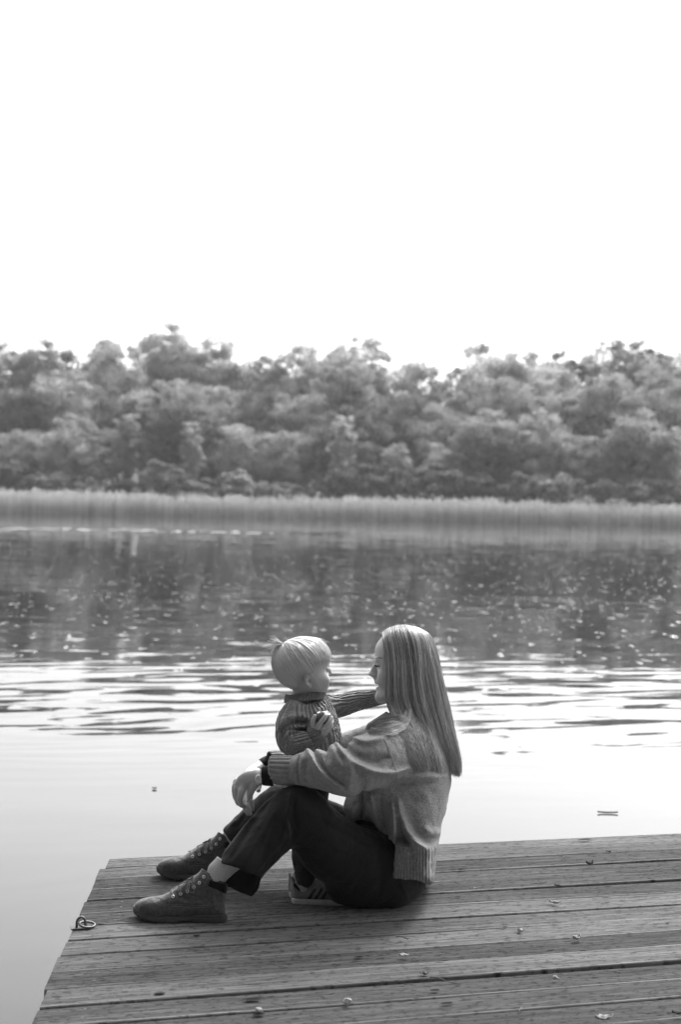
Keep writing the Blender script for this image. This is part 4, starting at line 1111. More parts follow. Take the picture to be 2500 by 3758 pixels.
sw += [Fold([(1127, 2748), (1150, 2790), (1185, 2840), (1235, 2880), (1262, 2905)], 13, 20.2, -200),       # long fold from the cuff top down to the elbow
       Fold([(1150, 2755), (1172, 2800), (1215, 2850), (1262, 2880)], 12, -20.2, -200),
       Fold([(1232, 2724), (1265, 2765), (1310, 2800), (1370, 2830), (1440, 2838), (1500, 2820)], 14, 24.8, -180),
       Fold([(1262, 2740), (1300, 2775), (1350, 2790), (1420, 2780)], 20, -23.2, -180),
       Fold([(1294, 2705), (1340, 2718), (1385, 2712), (1410, 2700)], 14, 17.1, -120), Fold([(1250, 2730), (1262, 2748)], 8, -9.3, -180),
       Fold([(1180, 2736), (1200, 2760), (1195, 2800)], 12, -15.5, -200), Fold([(1218, 2733), (1232, 2775), (1260, 2820)], 12, 12.4, -200),
       Fold([(1275, 2790), (1290, 2840), (1280, 2895)], 15, 15.5, -200), Fold([(1310, 2830), (1330, 2870), (1325, 2900)], 18, -14.0, -200),
       Fold([(1130, 2790), (1120, 2830), (1130, 2870)], 12, -9.3, -200), Fold([(1098, 2775), (1092, 2825), (1098, 2875)], 5, -10.9, -180),
       Fold([(1462, 2867), (1510, 2858), (1572, 2853), (1630, 2850)], 14, 7.8, -60), Fold([(1455, 2884), (1510, 2874), (1580, 2870)], 17, -8.6, -60),
       Fold([(1462, 2940), (1478, 3020), (1520, 3080), (1560, 3110)], 16, 14.0, -60), Fold([(1440, 2950), (1446, 3020), (1448, 3090)], 9, 14.0, -60), Fold([(1465, 3000), (1478, 3060), (1500, 3100)], 12, -14.0, -60),
       Fold([(1560, 3040), (1590, 3060), (1606, 3050)], 14, 10.9, -40), Fold([(1400, 2930), (1410, 3000), (1425, 3070)], 14, -14.0, -60),
       Fold([(1360, 2920), (1370, 2980), (1392, 3050)], 10, 12.4, -60), Fold([(1332, 2910), (1330, 2960), (1322, 3005)], 9, -18.6, -60), Fold([(1300, 2925), (1290, 2965), (1288, 3000)], 10, 9.3, -60),
       Fold([(1444, 3106), (1437, 3160), (1432, 3225)], 4, -6.2, -60)]
def knit_attr(V):
    arm = (V[:, 0] < 1430) & (V[:, 1] < 2915)
    along = np.where(arm, V[:, 0], V[:, 1]); across = np.where(arm, V[:, 1], V[:, 0])
    return np.stack([across/9., along/5.5+across/60, V[:, 2]*0], 1)
sculpt('sweater', sw, (1060, 2585, -400), (1680, 3260, 330), 4.0, WOOL, mum, attrs={'knit': knit_attr, 'hemc': lambda V: np.where(np.abs(V[:, 2]) > 150, V[:, 0], 1440+np.sign(V[:, 0]-1500)*0+V[:, 2])/11.5, 'hemm': lambda V: np.clip((V[:, 1]-3108)/10, 0, 1)*(V[:, 0] > 1424)}, sm=1, key='sweater', noise=lambda X: (vn(X, .02, 5)-.5)*7+(vn(X, .06, 6)-.5)*2.5)
swt = mum.children[-1] if mum.children[-1].name.startswith('sweater') else [c for c in mum.children if c.name.startswith('sweater')][0]
# cuffs
rib_tube('cuff', [ring((986, 2822, -228), (-1, .02, .1), 30, 29), ring((994, 2822, -229), (-1, .02, .1), 46, 39), ring((1020, 2826, -232), (-1, 0, .1), 52, 44), ring((1060, 2827, -240), (-1, 0, .15), 53, 46), ring((1092, 2826, -250), (-1, 0, .2), 49, 44)], WOOLRIB, swt, 17, 5.5)
rib_tube('cuff', [ring((992, 2790, 42), (-1, .2, -.5), 32, 29), ring((1015, 2790, 62), (-1, .1, -.5), 36, 33), ring((1050, 2794, 92), (-1, 0, -.5), 38, 36)], WOOLRIB, swt, 14, 4)
# raised shoulder seam
seam = on('sweater', [(1344, 2671), (1366, 2672), (1390, 2684), (1410, 2712), (1428, 2756), (1444, 2800), (1456, 2840), (1462, 2866)], 1.2)
tubes('seam', [(crom(seam, 4), 1.9)], WOOLRIB, swt, 8)
# dark undershirt cuffs
rib_tube('undershirt_cuff', [ring((962, 2849, -222), (-1, .05, .1), 33, 27), ring((975, 2848, -224), (-1, .05, .1), 36, 30), ring((1000, 2846, -228), (-1, .05, .1), 40, 32)], BLACK, mum, 12, .4)
rib_tube('undershirt_cuff', [ring((958, 2812, 26), (-1, .25, -.5), 26, 24), ring((975, 2803, 40), (-1, .25, -.5), 27, 25), ring((1000, 2796, 58), (-1, .25, -.5), 28, 26)], BLACK, mum, 12, .4)
# ---- watch and ring
wc_ = np.array([949, 2861, surf_w('mum', 949, 2861, -240)-3])
wat = rib_tube('watch', [ring((946, 2851, -219), (-1, .1, .1), 29, 22.5), ring((951, 2850.5, -220), (-1, .1, .1), 29.5, 23), ring((957, 2850, -221), (-1, .1, .1), 29.5, 23)], simple('steel bracelet', .8, .25, .35, 900, metal=1.0, bump=.0008, bscale=700), mum, 40, .8)
def disc(c, nrm, r, ry, th, name, mat, parent):
    nrm = np.array(nrm, float); nrm /= np.linalg.norm(nrm); up = np.array([0, 1., 0])-nrm*nrm[1]; up /= np.linalg.norm(up); sd_ = np.cross(up, nrm)
    t = np.arange(28)/28*2*np.pi; V = []
    for rr, z in ((.98, 0), (1, th*.3), (1, th*.8), (.86, th), (.0, th)):
        V.append(np.array(c)+np.cos(t)[:, None]*sd_*r*rr+np.sin(t)[:, None]*up*ry*rr+nrm*z)
    q = np.array([(i*28+j, i*28+(j+1) % 28, (i+1)*28+(j+1) % 28, (i+1)*28+j) for i in range(4) for j in range(28)]); V = np.concatenate(V)
    nn = vnormals(V, q); 
    if (nn[56:84]@nrm).mean() < 0: q = q[:, ::-1]
    return link(name, mesh_np(name, WN(V), q), mat, parent)
nr = np.array([-.35, -.1, -1.0])
disc(wc_, nr, 13.5, 17.5, 5, 'case', simple('polished steel', .8, .2, .05, 100, metal=1.0), wat)
disc(wc_+nr/np.linalg.norm(nr)*4.6, nr, 11, 14.6, 1.2, 'dial', simple('pale dial', .6, .35, .03, 50), wat)
e1 = wc_+nr/np.linalg.norm(nr)*6.6
tubes('hand', [([tuple(e1), tuple(e1+np.array([-6, -2, 1.2]))], .5), ([tuple(e1), tuple(e1+np.array([1, -8, -.4]))], .45)], EYE, wat, 4)
th = np.linspace(0, 2*math.pi, 25); rp = np.array([876, 2912, -178.])
tubes('finger_ring', [([(870+12*math.cos(q), 2911+3.5*math.sin(q+.4), -184+12.3*math.sin(q)) for q in th], 1.1)], BRASS, mum, 6)
# ================================================================ THE CHILD
kid = empty('person', W((1120, deck_v(1120, -30), -30)))
tag(kid, 'small blond child in ribbed sweater standing between the woman\'s knees, arm round her neck', 'person')
bpy.context.view_layer.update()
KW = -30.
KF = [(1204, 2378), (1211, 2400), (1212, 2425), (1209, 2446), (1206, 2462), (1207, 2480), (1208, 2498), (1204, 2514), (1198, 2530), (1188, 2544), (1168, 2549), (1140, 2545), (1105, 2532), (1070, 2522), (1040, 2505), (1018, 2472), (1008, 2435), (1014, 2396), (1044, 2362), (1094, 2347), (1150, 2350), (1183, 2360)]
kb = [Pillow(KF, 84, 80, KW, 0)]
kb += [Limb([(1208, 2456, KW+8, 6, 7), (1212, 2468, KW+9, 7, 8)], 6, 1), Ell((1212.5, 2473, KW+9), (8.5, 7, 8.5), k=4)]
for s in (-1, 1):
    kb += [Ell((1208, 2477, KW+9+s*7.5), (6, 5, 5), k=3), Ell((1180, 2500, KW+s*40), (30, 28, 24), k=22), Ell((1207, 2457, KW+4+s*30), (7, 8, 12), k=8, op='s'), Ell((1197, 2457, KW+2+s*29), (12, 10.5, 12), k=3)]
kb += [Ell((1206, 2503, KW+6), (8, 5, 15), k=5), Ell((1201, 2517, KW+6), (8, 5, 13), k=5), Ell((1207, 2510.5, KW+6), (8, 1.8, 13), k=2, op='s'), Ell((1188, 2533, KW+4), (17, 14, 20), k=12)]
# ear (near side) and its twin
for s in (-1, 1):
    ew = KW+s*86
    kb += [Ell((1129, 2500, ew), (15.5, 24, 7.5), ang=-14, yaw=s*25, k=5), Ell((1134, 2500, ew+s*6), (9, 15.5, 7.5), ang=-14, yaw=s*25, k=3, op='s'), Ell((1137, 2499, ew-s*2), (5, 8, 5), ang=-10, k=3, op='s'),
           Ell((1136, 2519, ew-s*2), (7, 7, 5.5), k=4)]
kb += [Limb([(1118, 2500, KW, 46, 46), (1117, 2550, KW, 40, 41), (1120, 2590, KW, 36, 44)], 16), Limb([(1125, 2640, KW, 58, 66), (1130, 2740, KW, 70, 76), (1130, 2880, KW, 72, 76)], 20)]
kb += [Limb([(1090, 2630, KW-66, 24), (1066, 2715, KW-106, 24), (1110, 2722, KW-122, 25), (1165, 2698, KW-128, 19)], 12),
       Limb([(1190, 2600, KW+80, 32), (1300, 2572, KW+118, 25), (1400, 2556, KW+120, 19)], 12)]
# far hand laid on the woman's neck
kb += [Limb([(1400, 2556, KW+120, 18, 16), (1425, 2562, KW+112, 20, 12), (1440, 2568, KW+100, 17, 10)], 6)]
for i in range(4): kb += [Limb([(1430, 2555+i*9, KW+106, 7), (1452, 2556+i*10, KW+92, 6.5), (1468, 2560+i*10, KW+74, 5)], 3, 2)]
# near hand holding the apple
AP = np.array([1187, 2632, KW-135.]); AR = 30
kb += [Limb([(1163, 2700, KW-128, 19, 17), (1176, 2684, KW-134, 25, 17), (1184, 2670, KW-134, 27, 15)], 6)]
for pts, r in (([(1160, 2684, KW-134), (1148, 2664, KW-142), (1149, 2645, KW-148), (1156, 2630, KW-146)], 10.5),
               ([(1166, 2672, KW-150), (1177, 2652, KW-163), (1187, 2640, KW-168), (1195, 2628, KW-166)], 9.6),
               ([(1184, 2676, KW-150), (1200, 2660, KW-160), (1211, 2646, KW-158), (1217, 2634, KW-150)], 9.2),
               ([(1194, 2680, KW-144), (1209, 2668, KW-148), (1217, 2656, KW-142), (1218, 2645, KW-132)], 8.6),
               ([(1196, 2686, KW-132), (1210, 2676, KW-130), (1217, 2664, KW-122), (1214, 2654, KW-112)], 8)):
    kb += [Limb([p+(r*(1-.06*i),) for i, p in enumerate(pts)], 4, 3)]
kb += [Limb([(1110, 2880, KW-45, 42), (1100, 3040, KW-45, 34), (1108, 3200, KW-45, 22), (1112, 3275, KW-45, 22)], 12), Limb([(1110, 2880, KW+40, 42), (1108, 3040, KW+35, 34), (1104, 3200, KW+32, 22), (1106, 3255, KW+32, 20)], 12)]
sculpt('body', kb, (990, 2335, -215), (1490, 3300, 130), 2.5, SKIN2, kid, sm=1, key='kid')
# ---- sweater of thick ribs
KS = [(1047, 2549), (1080, 2556), (1130, 2560), (1175, 2556), (1197, 2548), (1215, 2573), (1229, 2608), (1241, 2637), (1250, 2681), (1257, 2722), (1262, 2770), (1258, 2820), (1180, 2835), (1090, 2830), (1060, 2790), (1046, 2730), (1030, 2690), (1028, 2640), (1040, 2600), (1050, 2576)]
ks = [Pillow(KS, lambda X: np.interp(X[:, 1], [2550, 2590, 2640, 2700, 2850], [56, 92, 108, 112, 108]), 84, KW, 0),
      Limb([(1078, 2620, KW-68, 48, 46), (1058, 2660, KW-92, 46, 44), (1062, 2715, KW-108, 48, 42), (1078, 2732, KW-114, 44, 40)], 22),
      Limb([(1078, 2728, KW-114, 43, 40), (1115, 2722, KW-122, 42, 38), (1150, 2706, KW-126, 37, 33), (1166, 2694, KW-128, 34, 30)], 14),
      Limb([(1180, 2592, KW+72, 50, 46), (1240, 2592, KW+108, 42, 40), (1310, 2572, KW+120, 38, 36), (1370, 2560, KW+122, 34, 32), (1400, 2557, KW+120, 29, 28)], 22),
      Limb([(1120, 2520, KW, 42, 46), (1118, 2556, KW, 47, 50), (1120, 2572, KW, 50, 54)], 3, 2, 's'),
      Limb([(1168, 2694, KW-129, 25, 22), (1190, 2676, KW-132, 27, 24)], 2, 1, 's'),
      Limb([(1396, 2557, KW+120, 21, 19), (1420, 2556, KW+118, 24, 22)], 2, 1, 's')]
ks += [Fold([(1030, 2690), (1050, 2660), (1085, 2646), (1125, 2650)], 9, -15, KW-20), Fold([(1024, 2670), (1045, 2640), (1085, 2626), (1130, 2632)], 12, 9, KW-20),
       Fold([(1040, 2735), (1040, 2700), (1062, 2678), (1105, 2676), (1125, 2684)], 6, -12, KW-40), Fold([(1046, 2710), (1058, 2684), (1090, 2668), (1120, 2668)], 7, 7, KW-40),
       Fold([(1056, 2740), (1050, 2712), (1068, 2694), (1090, 2690)], 5, -8, KW-60), Fold([(1120, 2668), (1128, 2690), (1148, 2720)], 5, -7, KW-90),
       Fold([(1150, 2585), (1175, 2592), (1190, 2580)], 8, -6, KW-20), Fold([(1195, 2700), (1215, 2740), (1220, 2790)], 9, -7, KW-20),
       Fold([(1248, 2570, 70), (1252, 2600, 66), (1244, 2625, 70)], 5, -5)]
def kid_attr(V):
    # column coordinate of the ribs: round the body, or round each sleeve
    A = np.arctan2(V[:, 2]-KW, V[:, 0]-1130)
    body_c = A*112/17 + (vn(V, .02, 31)-.5)*.8 + (V[:, 1]-2700)*.0015*np.sign(A)*4
    near = sdf_eval([ks[1], ks[2]], V); far = ks[3].f(V); bd = ks[0].f(V)
    ax = np.where(V[:, 0] > 1085, 1, 0)
    # sleeves: angle round the local axis
    nf = np.where(V[:, 0]+(V[:, 1]-2700)*.6 > 1085, np.arctan2(V[:, 2]-(KW-120), (V[:, 1]-2715)+.25*(V[:, 0]-1110))*38/13, np.arctan2(V[:, 2]-(KW-95), V[:, 0]-1062)*46/14)
    ff = np.arctan2(V[:, 2]-(KW+115), (V[:, 1]-2585)+.19*(V[:, 0]-1260))*38/13 + (vn(V, .03, 32)-.5)*.6
    c = np.where((near < bd-2) & (near < far) & (V[:, 1]+.5*(V[:, 0]-1060) > 2662), nf, np.where(far < bd-2, ff, body_c))
    rw = np.where(far < bd-2, V[:, 0], V[:, 1])/6.
    return np.stack([c, rw, 0*c], 1)
def kid_disp(V, at):
    s = np.sin(at['knit'][:, 0]*2*np.pi); return 1.8*(np.abs(.5+.5*s)**.5-.6)+(vn(V, .22, 4)-.5)*2.6+(vn(V, .09, 14)-.5)*3
sculpt('sweater', ks, (1000, 2535, -205), (1430, 2850, 150), 2.6, KID, kid, attrs={'knit': kid_attr}, disp=kid_disp, sm=1, key='ksw')
ksw = [c for c in kid.children if c.name.startswith('sweater')][0]
n = NG('kid rib'); 
KRIB = knit_mat('collar rib wool', .2, var=.45)
rib_tube('collar', [ring((1120, 2544, KW), (-.1, -1, 0), 72*.98, 52), ring((1120, 2551, KW), (-.1, -1, 0), 75, 55), ring((1121, 2560, KW), (-.1, -1, 0), 77, 60), ring((1122, 2572, KW), (-.1, -1, 0), 79, 70)], KRIB, ksw, 46, 3.0)
rib_tube('cuff', [ring((1176, 2690, KW-131), (.75, -.66, -.05), 34, 29), ring((1168, 2697, KW-130), (.75, -.66, -.05), 37, 32), ring((1154, 2706, KW-127), (.8, -.55, -.05), 39, 34), ring((1142, 2711, KW-125), (.9, -.4, 0), 38, 34)], KRIB, ksw, 22, 2.6)
# ---- trousers, shoes
kt = [Limb([(1135, 2850, KW, 78, 92), (1130, 2930, KW, 74, 90)], 0, 1),
      Limb([(1120, 2930, KW-42, 52, 48), (1112, 3060, KW-46, 44, 42), (1112, 3150, KW-46, 40, 38), (1116, 3200, KW-46, 37, 36), (1120, 3226, KW-46, 36, 36)], 18),
      Limb([(1128, 2930, KW+40, 52, 48), (1122, 3060, KW+38, 44, 42), (1118, 3190, KW+34, 36, 36), (1118, 3215, KW+34, 36, 36)], 18),
      Fold([(1082, 3170), (1105, 3178), (1140, 3172)], 6, -5), Fold([(1080, 3195), (1110, 3205), (1145, 3196)], 6, -4), Fold([(1085, 3110), (1110, 3140), (1150, 3150)], 8, 4), Fold([(1098, 3090), (1122, 3130), (1150, 3190)], 6, 4)]
sculpt('trousers', kt, (1030, 2780, -170), (1240, 3290, 80), 3.4, KPANT, kid, sm=1, key='ktr', noise=lambda X: (vn(X, .05, 9)-.5)*4)
SUEDE = cloth_mat('grey suede', .2, .8, 500, .1); WHITE = simple('white rubber', .45, .6, .1, 60); DSTR = simple('dark stripe leather', .015, .7, .2, 60)
SW_ = KW-42.
SO = [(1068, 3298), (1067, 3250), (1070, 3222), (1082, 3240), (1100, 3262), (1122, 3262), (1142, 3240), (1152, 3228), (1180, 3236), (1222, 3262), (1262, 3282), (1275, 3302), (1268, 3310), (1170, 3308), (1078, 3308)]
shoe = sculpt('shoe', [Pillow(SO, lambda X: np.interp(X[:, 0], [1066, 1090, 1150, 1220, 1275], [27, 31, 34, 40, 30]), 26, SW_, 0), Limb([(1112, 3200, SW_, 25, 20), (1108, 3262, SW_, 22, 18)], 3, 1, 's')], (1055, 3205, SW_-50), (1290, 3320, SW_+50), 2.2, SUEDE, kid, sm=1, key='shoe')
SP = Map2([(1070, SW_), (1073, SW_-22), (1090, SW_-33), (1140, SW_-36), (1220, SW_-43), (1262, SW_-34), (1280, SW_), (1262, SW_+34), (1220, SW_+43), (1140, SW_+36), (1090, SW_+33), (1073, SW_+22)], 30, 2.)
def ksole(X):
    dk = below_deck(X); d2 = SP(X[:, 0], X[:, 2]); return -smin(-(d2), -(np.abs(dk-10)-10), 4)
sculpt('sole', [Fn(ksole, 0, 'u')], (1058, 3270, SW_-55), (1294, 3335, SW_+55), 2.2, WHITE, shoe, sm=1)
def patch(name, polys, mat, parent, key, lift=1.2):
    """thin raised patches laid on a sculpted surface; polys are quads in the picture plane"""
    a = Acc()
    for q4 in polys:
        q4 = np.array(q4, float); nu, nv_ = 5, 12; P = []
        for i in range(nu):
            for j in range(nv_):
                s, t = i/(nu-1), j/(nv_-1); p = (q4[0]*(1-s)+q4[1]*s)*(1-t)+(q4[3]*(1-s)+q4[2]*s)*t
                P.append((p[0], p[1], surf_w(key, p[0], p[1], SW_-25)-lift))
        a.add(P, [(i*nv_+j, i*nv_+j+1, (i+1)*nv_+j+1, (i+1)*nv_+j) for i in range(nu-1) for j in range(nv_-1)])
    o = link(name, a.mesh(name, warp=WN), mat, parent); m = o.modifiers.new('t', 'SOLIDIFY'); m.thickness = .0012; m.offset = 0
    return o
for k in range(3):
    x = 1129+k*24.5; patch('stripe', [[(x, 3298), (x+11, 3299), (x+33, 3262), (x+24, 3260)]], DSTR, shoe, 'shoe')
patch('heel_tab', [[(1078, 3252), (1102, 3272), (1101, 3264), (1080, 3238)]], DSTR, shoe, 'shoe', 1.5)
# laces on top of the shoe
tubes('laces', [([(1156+i*11, 3233+i*5, SW_-16), (1162+i*11, 3228+i*5.5, SW_), (1156+i*11, 3233+i*5, SW_+16)], 2.2) for i in range(4)], WHITE, shoe, 6)
bpy.context.view_layer.update()
dk_ = Vector(WN([(1130, 3300, KW+38)])[0])-Vector(WN([(1136, 3300, SW_)])[0]); dk_.z = 0; dk_.x -= .004
sh2 = shoe.copy(); COL.objects.link(sh2); sh2.parent = kid; sh2.matrix_parent_inverse = Matrix.Translation(dk_) @ shoe.matrix_parent_inverse
for ch in list(shoe.children):
    c = ch.copy(); COL.objects.link(c); c.parent = sh2; c.matrix_parent_inverse = ch.matrix_parent_inverse
ksk = rib_tube('sock', [ring((1112, 3262, SW_), (0, -1, 0), 25, 21), ring((1113, 3240, SW_), (0, -1, 0), 29, 24), ring((1116, 3222, SW_), (0, -1, 0), 30, 25)], SOCKM, kid, 24, 1.6)
k2 = ksk.copy(); COL.objects.link(k2); k2.parent = kid; k2.matrix_parent_inverse = Matrix.Translation(dk_) @ ksk.matrix_parent_inverse
# ---- apple
def apple():
    e = empty('apple', W(tuple(AP)))
    tag(e, 'half-eaten apple held up in the child\'s hand', 'apple'); bpy.context.view_layer.update()
    ops = [Ell(tuple(AP), (AR, AR*.95, AR), k=0), Ell(tuple(AP+[0, -AR, 0]), (7, 6, 7), k=8, op='s')]
    bites = [(AP+[-14, -30, -8], 17), (AP+[6, -33, -14], 16), (AP+[22, -22, -16], 13), (AP+[2, -27, 12], 18), (AP+[12, -17, -27], 9)]
    skin_ = simple('apple skin', .16, .35, .35, 40); fl = simple('apple flesh', .75, .6, .08, 120, bump=.001, bscale=300)
    o = sculpt('skin', ops+[Ell(tuple(b), (r, r, r), k=1, op='s') for b, r in bites], tuple(AP-40), tuple(AP+40), 1.6, skin_, e, sm=0)
    ops2 = [Ell(tuple(AP), (AR-.9, AR*.95-.9, AR-.9), k=0), Ell(tuple(AP+[0, -AR, 0]), (8, 7, 8), k=8, op='s')]
    sculpt('flesh', ops2+[Ell(tuple(b), (r-1.6, r-1.6, r-1.6), k=2, op='s') for b, r in bites], tuple(AP-40), tuple(AP+40), 1.6, fl, e, sm=1, noise=lambda X: (vn(X, .22, 3)-.5)*1.6)
apple()
# ================================================================ HAIR
def hair_mat(name, lo, hi, rough=.42):
    n = NG(name); r = n.attr('rnd')
    n.base(n.map(r, 0, 1, lo, hi)).set(Roughness=rough, Specular_IOR_Level=.6)
    tr = n.node('ShaderNodeBsdfTranslucent'); n.plug(n.map(r, 0, 1, lo*1.1, min(1, hi*1.05)), tr.inputs[0]); mx = n.node('ShaderNodeMixShader'); mx.inputs[0].default_value = .15
    n.t.links.new(n.b.outputs[0], mx.inputs[1]); n.t.links.new(tr.outputs[0], mx.inputs[2]); n.t.links.new(mx.outputs[0], n.o.inputs[0]); return n.m
def strands(acc, P, rad, rnd):
    N, Sg, _ = P.shape
    T = np.gradient(P, axis=1); T /= np.linalg.norm(T, axis=2, keepdims=True)+1e-9
    ref = np.array([.3, .1, .95]); A = np.cross(T, ref); A /= np.linalg.norm(A, axis=2, keepdims=True)+1e-9; B = np.cross(T, A)
    V = []
    for k in range(3):
        a = k*2*math.pi/3; V.append(P+(math.cos(a)*A+math.sin(a)*B)*rad[..., None])
    V = np.stack(V, 2).reshape(-1, 3)
    i = np.arange(N)[:, None, None]*Sg*3; j = np.arange(Sg-1)[None, :, None]*3; k = np.arange(3)[None, None, :]; k2 = (k+1) % 3
    q = np.stack([i+j+k, i+j+k2, i+j+3+k2, i+j+3+k], -1).reshape(-1, 4)
    acc.add(V, q, None, np.repeat(rnd, Sg*3))
def grid_faces(n, m): return np.array([(i*m+j, i*m+j+1, (i+1)*m+j+1, (i+1)*m+j) for i in range(n-1) for j in range(m-1)])
def interp_rows(tab, s):     # tab rows over s in 0..1 -> smooth interpolation
    M_ = crom(tab, 8); x = np.linspace(0, 1, len(M_)); return np.stack([np.interp(s, x, M_[:, c]) for c in range(M_.shape[1])], -1)
HL = np.array([(1404, 2326, 1560, 2300, 4), (1405, 2341, 1584, 2345, 60), (1418, 2385, 1598, 2378, 87), (1421, 2460, 1611, 2440, 97), (1416, 2535, 1628, 2530, 99),
               (1424, 2590, 1644, 2600, 98), (1452, 2650, 1658, 2672, 104), (1482, 2712, 1672, 2735, 116), (1500, 2770, 1686, 2795, 108), (1518, 2815, 1684, 2848, 84)], float)
def hair_pt(th, s, off):
    """th 0..180 degrees: near front edge, round the back, far front edge"""
    r = interp_rows(HL, s); si = np.sin(np.radians(th)); co = np.cos(np.radians(th))
    su = np.abs(si)**1.15; cw = np.sign(co)*np.abs(co)**.8
    # crown: strands leave a centre parting that runs from the forehead to the crown
    u = r[..., 0]+(r[..., 2]-r[..., 0])*su; v = r[..., 1]+(r[..., 3]-r[..., 1])*su; w_ = HW0-r[..., 4]*cw
    top = np.clip(1-s/.14, 0, 1); arch = np.interp(u, [1400, 1440, 1480, 1530, 1565], [2324, 2303, 2297, 2304, 2322])
    v = np.where(s < .14, v*(1-top)+arch*top, v)
    v = np.maximum(v, arch+np.abs(w_-HW0)**2/190.)*1.0 if False else v
    nx = su*.9; nw = -cw
    return np.stack([u+off*nx, v-off*top*.8, w_+off*nw*1.0], -1)
def push_out(P, lift):
    """keep hair outside the wool of the near shoulder and the back"""
    sh = P.shape; Q = P.reshape(-1, 3); L = np.broadcast_to(lift, sh[:-1]).ravel()
    bv = BV['sweater']; 
    for i in np.where(Q[:, 1] > 2612)[0]:
        near = Q[i, 2] < 0
        hit = bv.ray_cast(Vector((Q[i, 0], Q[i, 1], -900 if near else 900)), Vector((0, 0, 1 if near else -1)))
        if hit[0] is not None:
            if near: Q[i, 2] = min(Q[i, 2], hit[0].z-L[i])
            else: Q[i, 2] = max(Q[i, 2], hit[0].z+L[i])
    return Q.reshape(sh)
def off_head(P, lift, key='mum', c=(1488., 2440., HW0), vmax=2590):
    sh = P.shape; Q = P.reshape(-1, 3); L = np.broadcast_to(lift, sh[:-1]).ravel(); bv = BV[key]; c = np.array(c)
    for i in np.where(Q[:, 1] < vmax)[0]:
        d = Q[i]-c; r = np.linalg.norm(d); d /= r
        hit = bv.ray_cast(Vector(tuple(c+d*300)), Vector(tuple(-d)), 300)
        if hit[0] is not None:
            rr = (np.array(hit[0])-c)@d+L[i]
            if r < rr: Q[i] = c+d*rr
    return Q.reshape(sh)
def mum_hair():
    acc = Acc(); g = np.random.default_rng(77)
    def bands(th, s): return 3.6*(vn(np.stack([th/7.5, s*2.2, 0*s], -1).reshape(-1, 3), 1, 3).reshape(th.shape)-.5)*2*np.clip(s*5, 0, 1)+3.0*(vn(np.stack([th/2.2, s*3, 0*s+9], -1).reshape(-1, 3), 1, 8).reshape(th.shape)-.5)*2*np.clip(s*5, 0, 1)
    # under-layer
    th, s = np.meshgrid(np.linspace(-2, 182, 150), np.linspace(0, .76, 46), indexing='ij'); s = s*(1-.08*np.abs(np.sin(th*.9)))
    P = hair_pt(th, s, bands(th, s)-5); P = push_out(P, 3.0); P = off_head(P, 3.0)
    for _ in range(5): P[:, 1:-1] = .25*P[:, :-2]+.5*P[:, 1:-1]+.25*P[:, 2:]
    acc.add(P.reshape(-1, 3), grid_faces(150, 46), None, .2)
    N = 9000; S_ = 26
    th0 = np.concatenate([g.uniform(-3, 120, int(N*.8)), g.uniform(120, 183, N-int(N*.8))])
    cl = np.round(th0/2.7)*3.1+g.normal(0, .5, N)+1.2*np.sin(th0)
    ln = np.clip(g.normal(.915, .085, N), .6, 1.03); ln[g.random(N) < .2] *= .88; ln += .03*np.sin(cl*.7)
    s = np.linspace(0, 1, S_)[None, :]*ln[:, None]; s = np.minimum(s, 1)
    mix = np.clip(.05+.6*s, 0, .6)*g.uniform(.3, 1, N)[:, None]
    th = th0[:, None]*(1-mix)+cl[:, None]*mix + (g.normal(0, 3.2, N)[:, None])*s**2 + 3.6*np.sin(s*6+g.uniform(0, 6.3, N)[:, None])*s*g.normal(0, .7, N)[:, None]
    root = np.clip(1-s*4, 0, 1); th = th*(1-0*root)
    off = bands(th, s)+g.uniform(-3, 5, N)[:, None]*(.5+s)
    P = hair_pt(th, s, off)
    P += np.cumsum(g.normal(0, .25, P.shape), 1)+np.cumsum(np.cumsum(g.normal(0, .05, P.shape), 1), 1)
    P = push_out(P, g.uniform(1.5, 9, N)[:, None]); P = off_head(P, g.uniform(5, 11, N)[:, None])
    for _ in range(5): P[:, 1:-1] = .25*P[:, :-2]+.5*P[:, 1:-1]+.25*P[:, 2:]
    rad = np.interp(np.linspace(0, 1, S_), [0, .1, .8, 1], [.6, .9, .75, .15])[None, :]*g.uniform(.5, 1.4, N)[:, None]
    cn = vn(np.stack([cl/4.0, 0*cl, 0*cl], -1), 1, 21)
    strands(acc, P, rad, np.clip(.5*(cn-.5)+.45+.6*(g.random(N)-.5), 0, 1))
    # the lock that slides forward over the shoulder
    M_ = 620; base = crom([(1490, 2580, -84), (1496, 2618, -110), (1484, 2648, -150), (1440, 2664, -160), (1392, 2668, -160), (1350, 2678, -150)], 5)
    q = g.normal(0, 1, (M_, 2)); q /= np.maximum(1, np.linalg.norm(q, axis=1))[:, None]*1.0
    S2 = len(base); wd = np.interp(np.linspace(0, 1, S2), [0, .35, .6, .85, 1], [14, 18, 24, 17, 10]); T = np.gradient(base, axis=0); T /= np.linalg.norm(T, axis=1)[:, None]; nr = np.stack([-T[:, 1], T[:, 0]], 1)
    P = np.repeat(base[None], M_, 0)
    P[:, :, 0] += q[:, :1]*wd*nr[:, 0]*1.2; P[:, :, 1] += q[:, :1]*wd*nr[:, 1]*1.2; P[:, :, 2] += q[:, 1:]*wd*.4-4
    ph_ = g.uniform(0, 6.3, (M_, 1)); am_ = g.normal(0, 5, (M_, 1)); P[:, :, 1] += am_*np.sin(np.linspace(0, 5, S2)[None]+ph_)
    P += np.cumsum(g.normal(0, .3, P.shape), 1); P = push_out(P, g.uniform(1.5, 8, M_)[:, None])
    strands(acc, P, np.repeat(np.interp(np.linspace(0, 1, S2), [0, .8, 1], [.75, .65, .15])[None], M_, 0), np.clip(g.normal(.62, .3, M_), 0, 1))
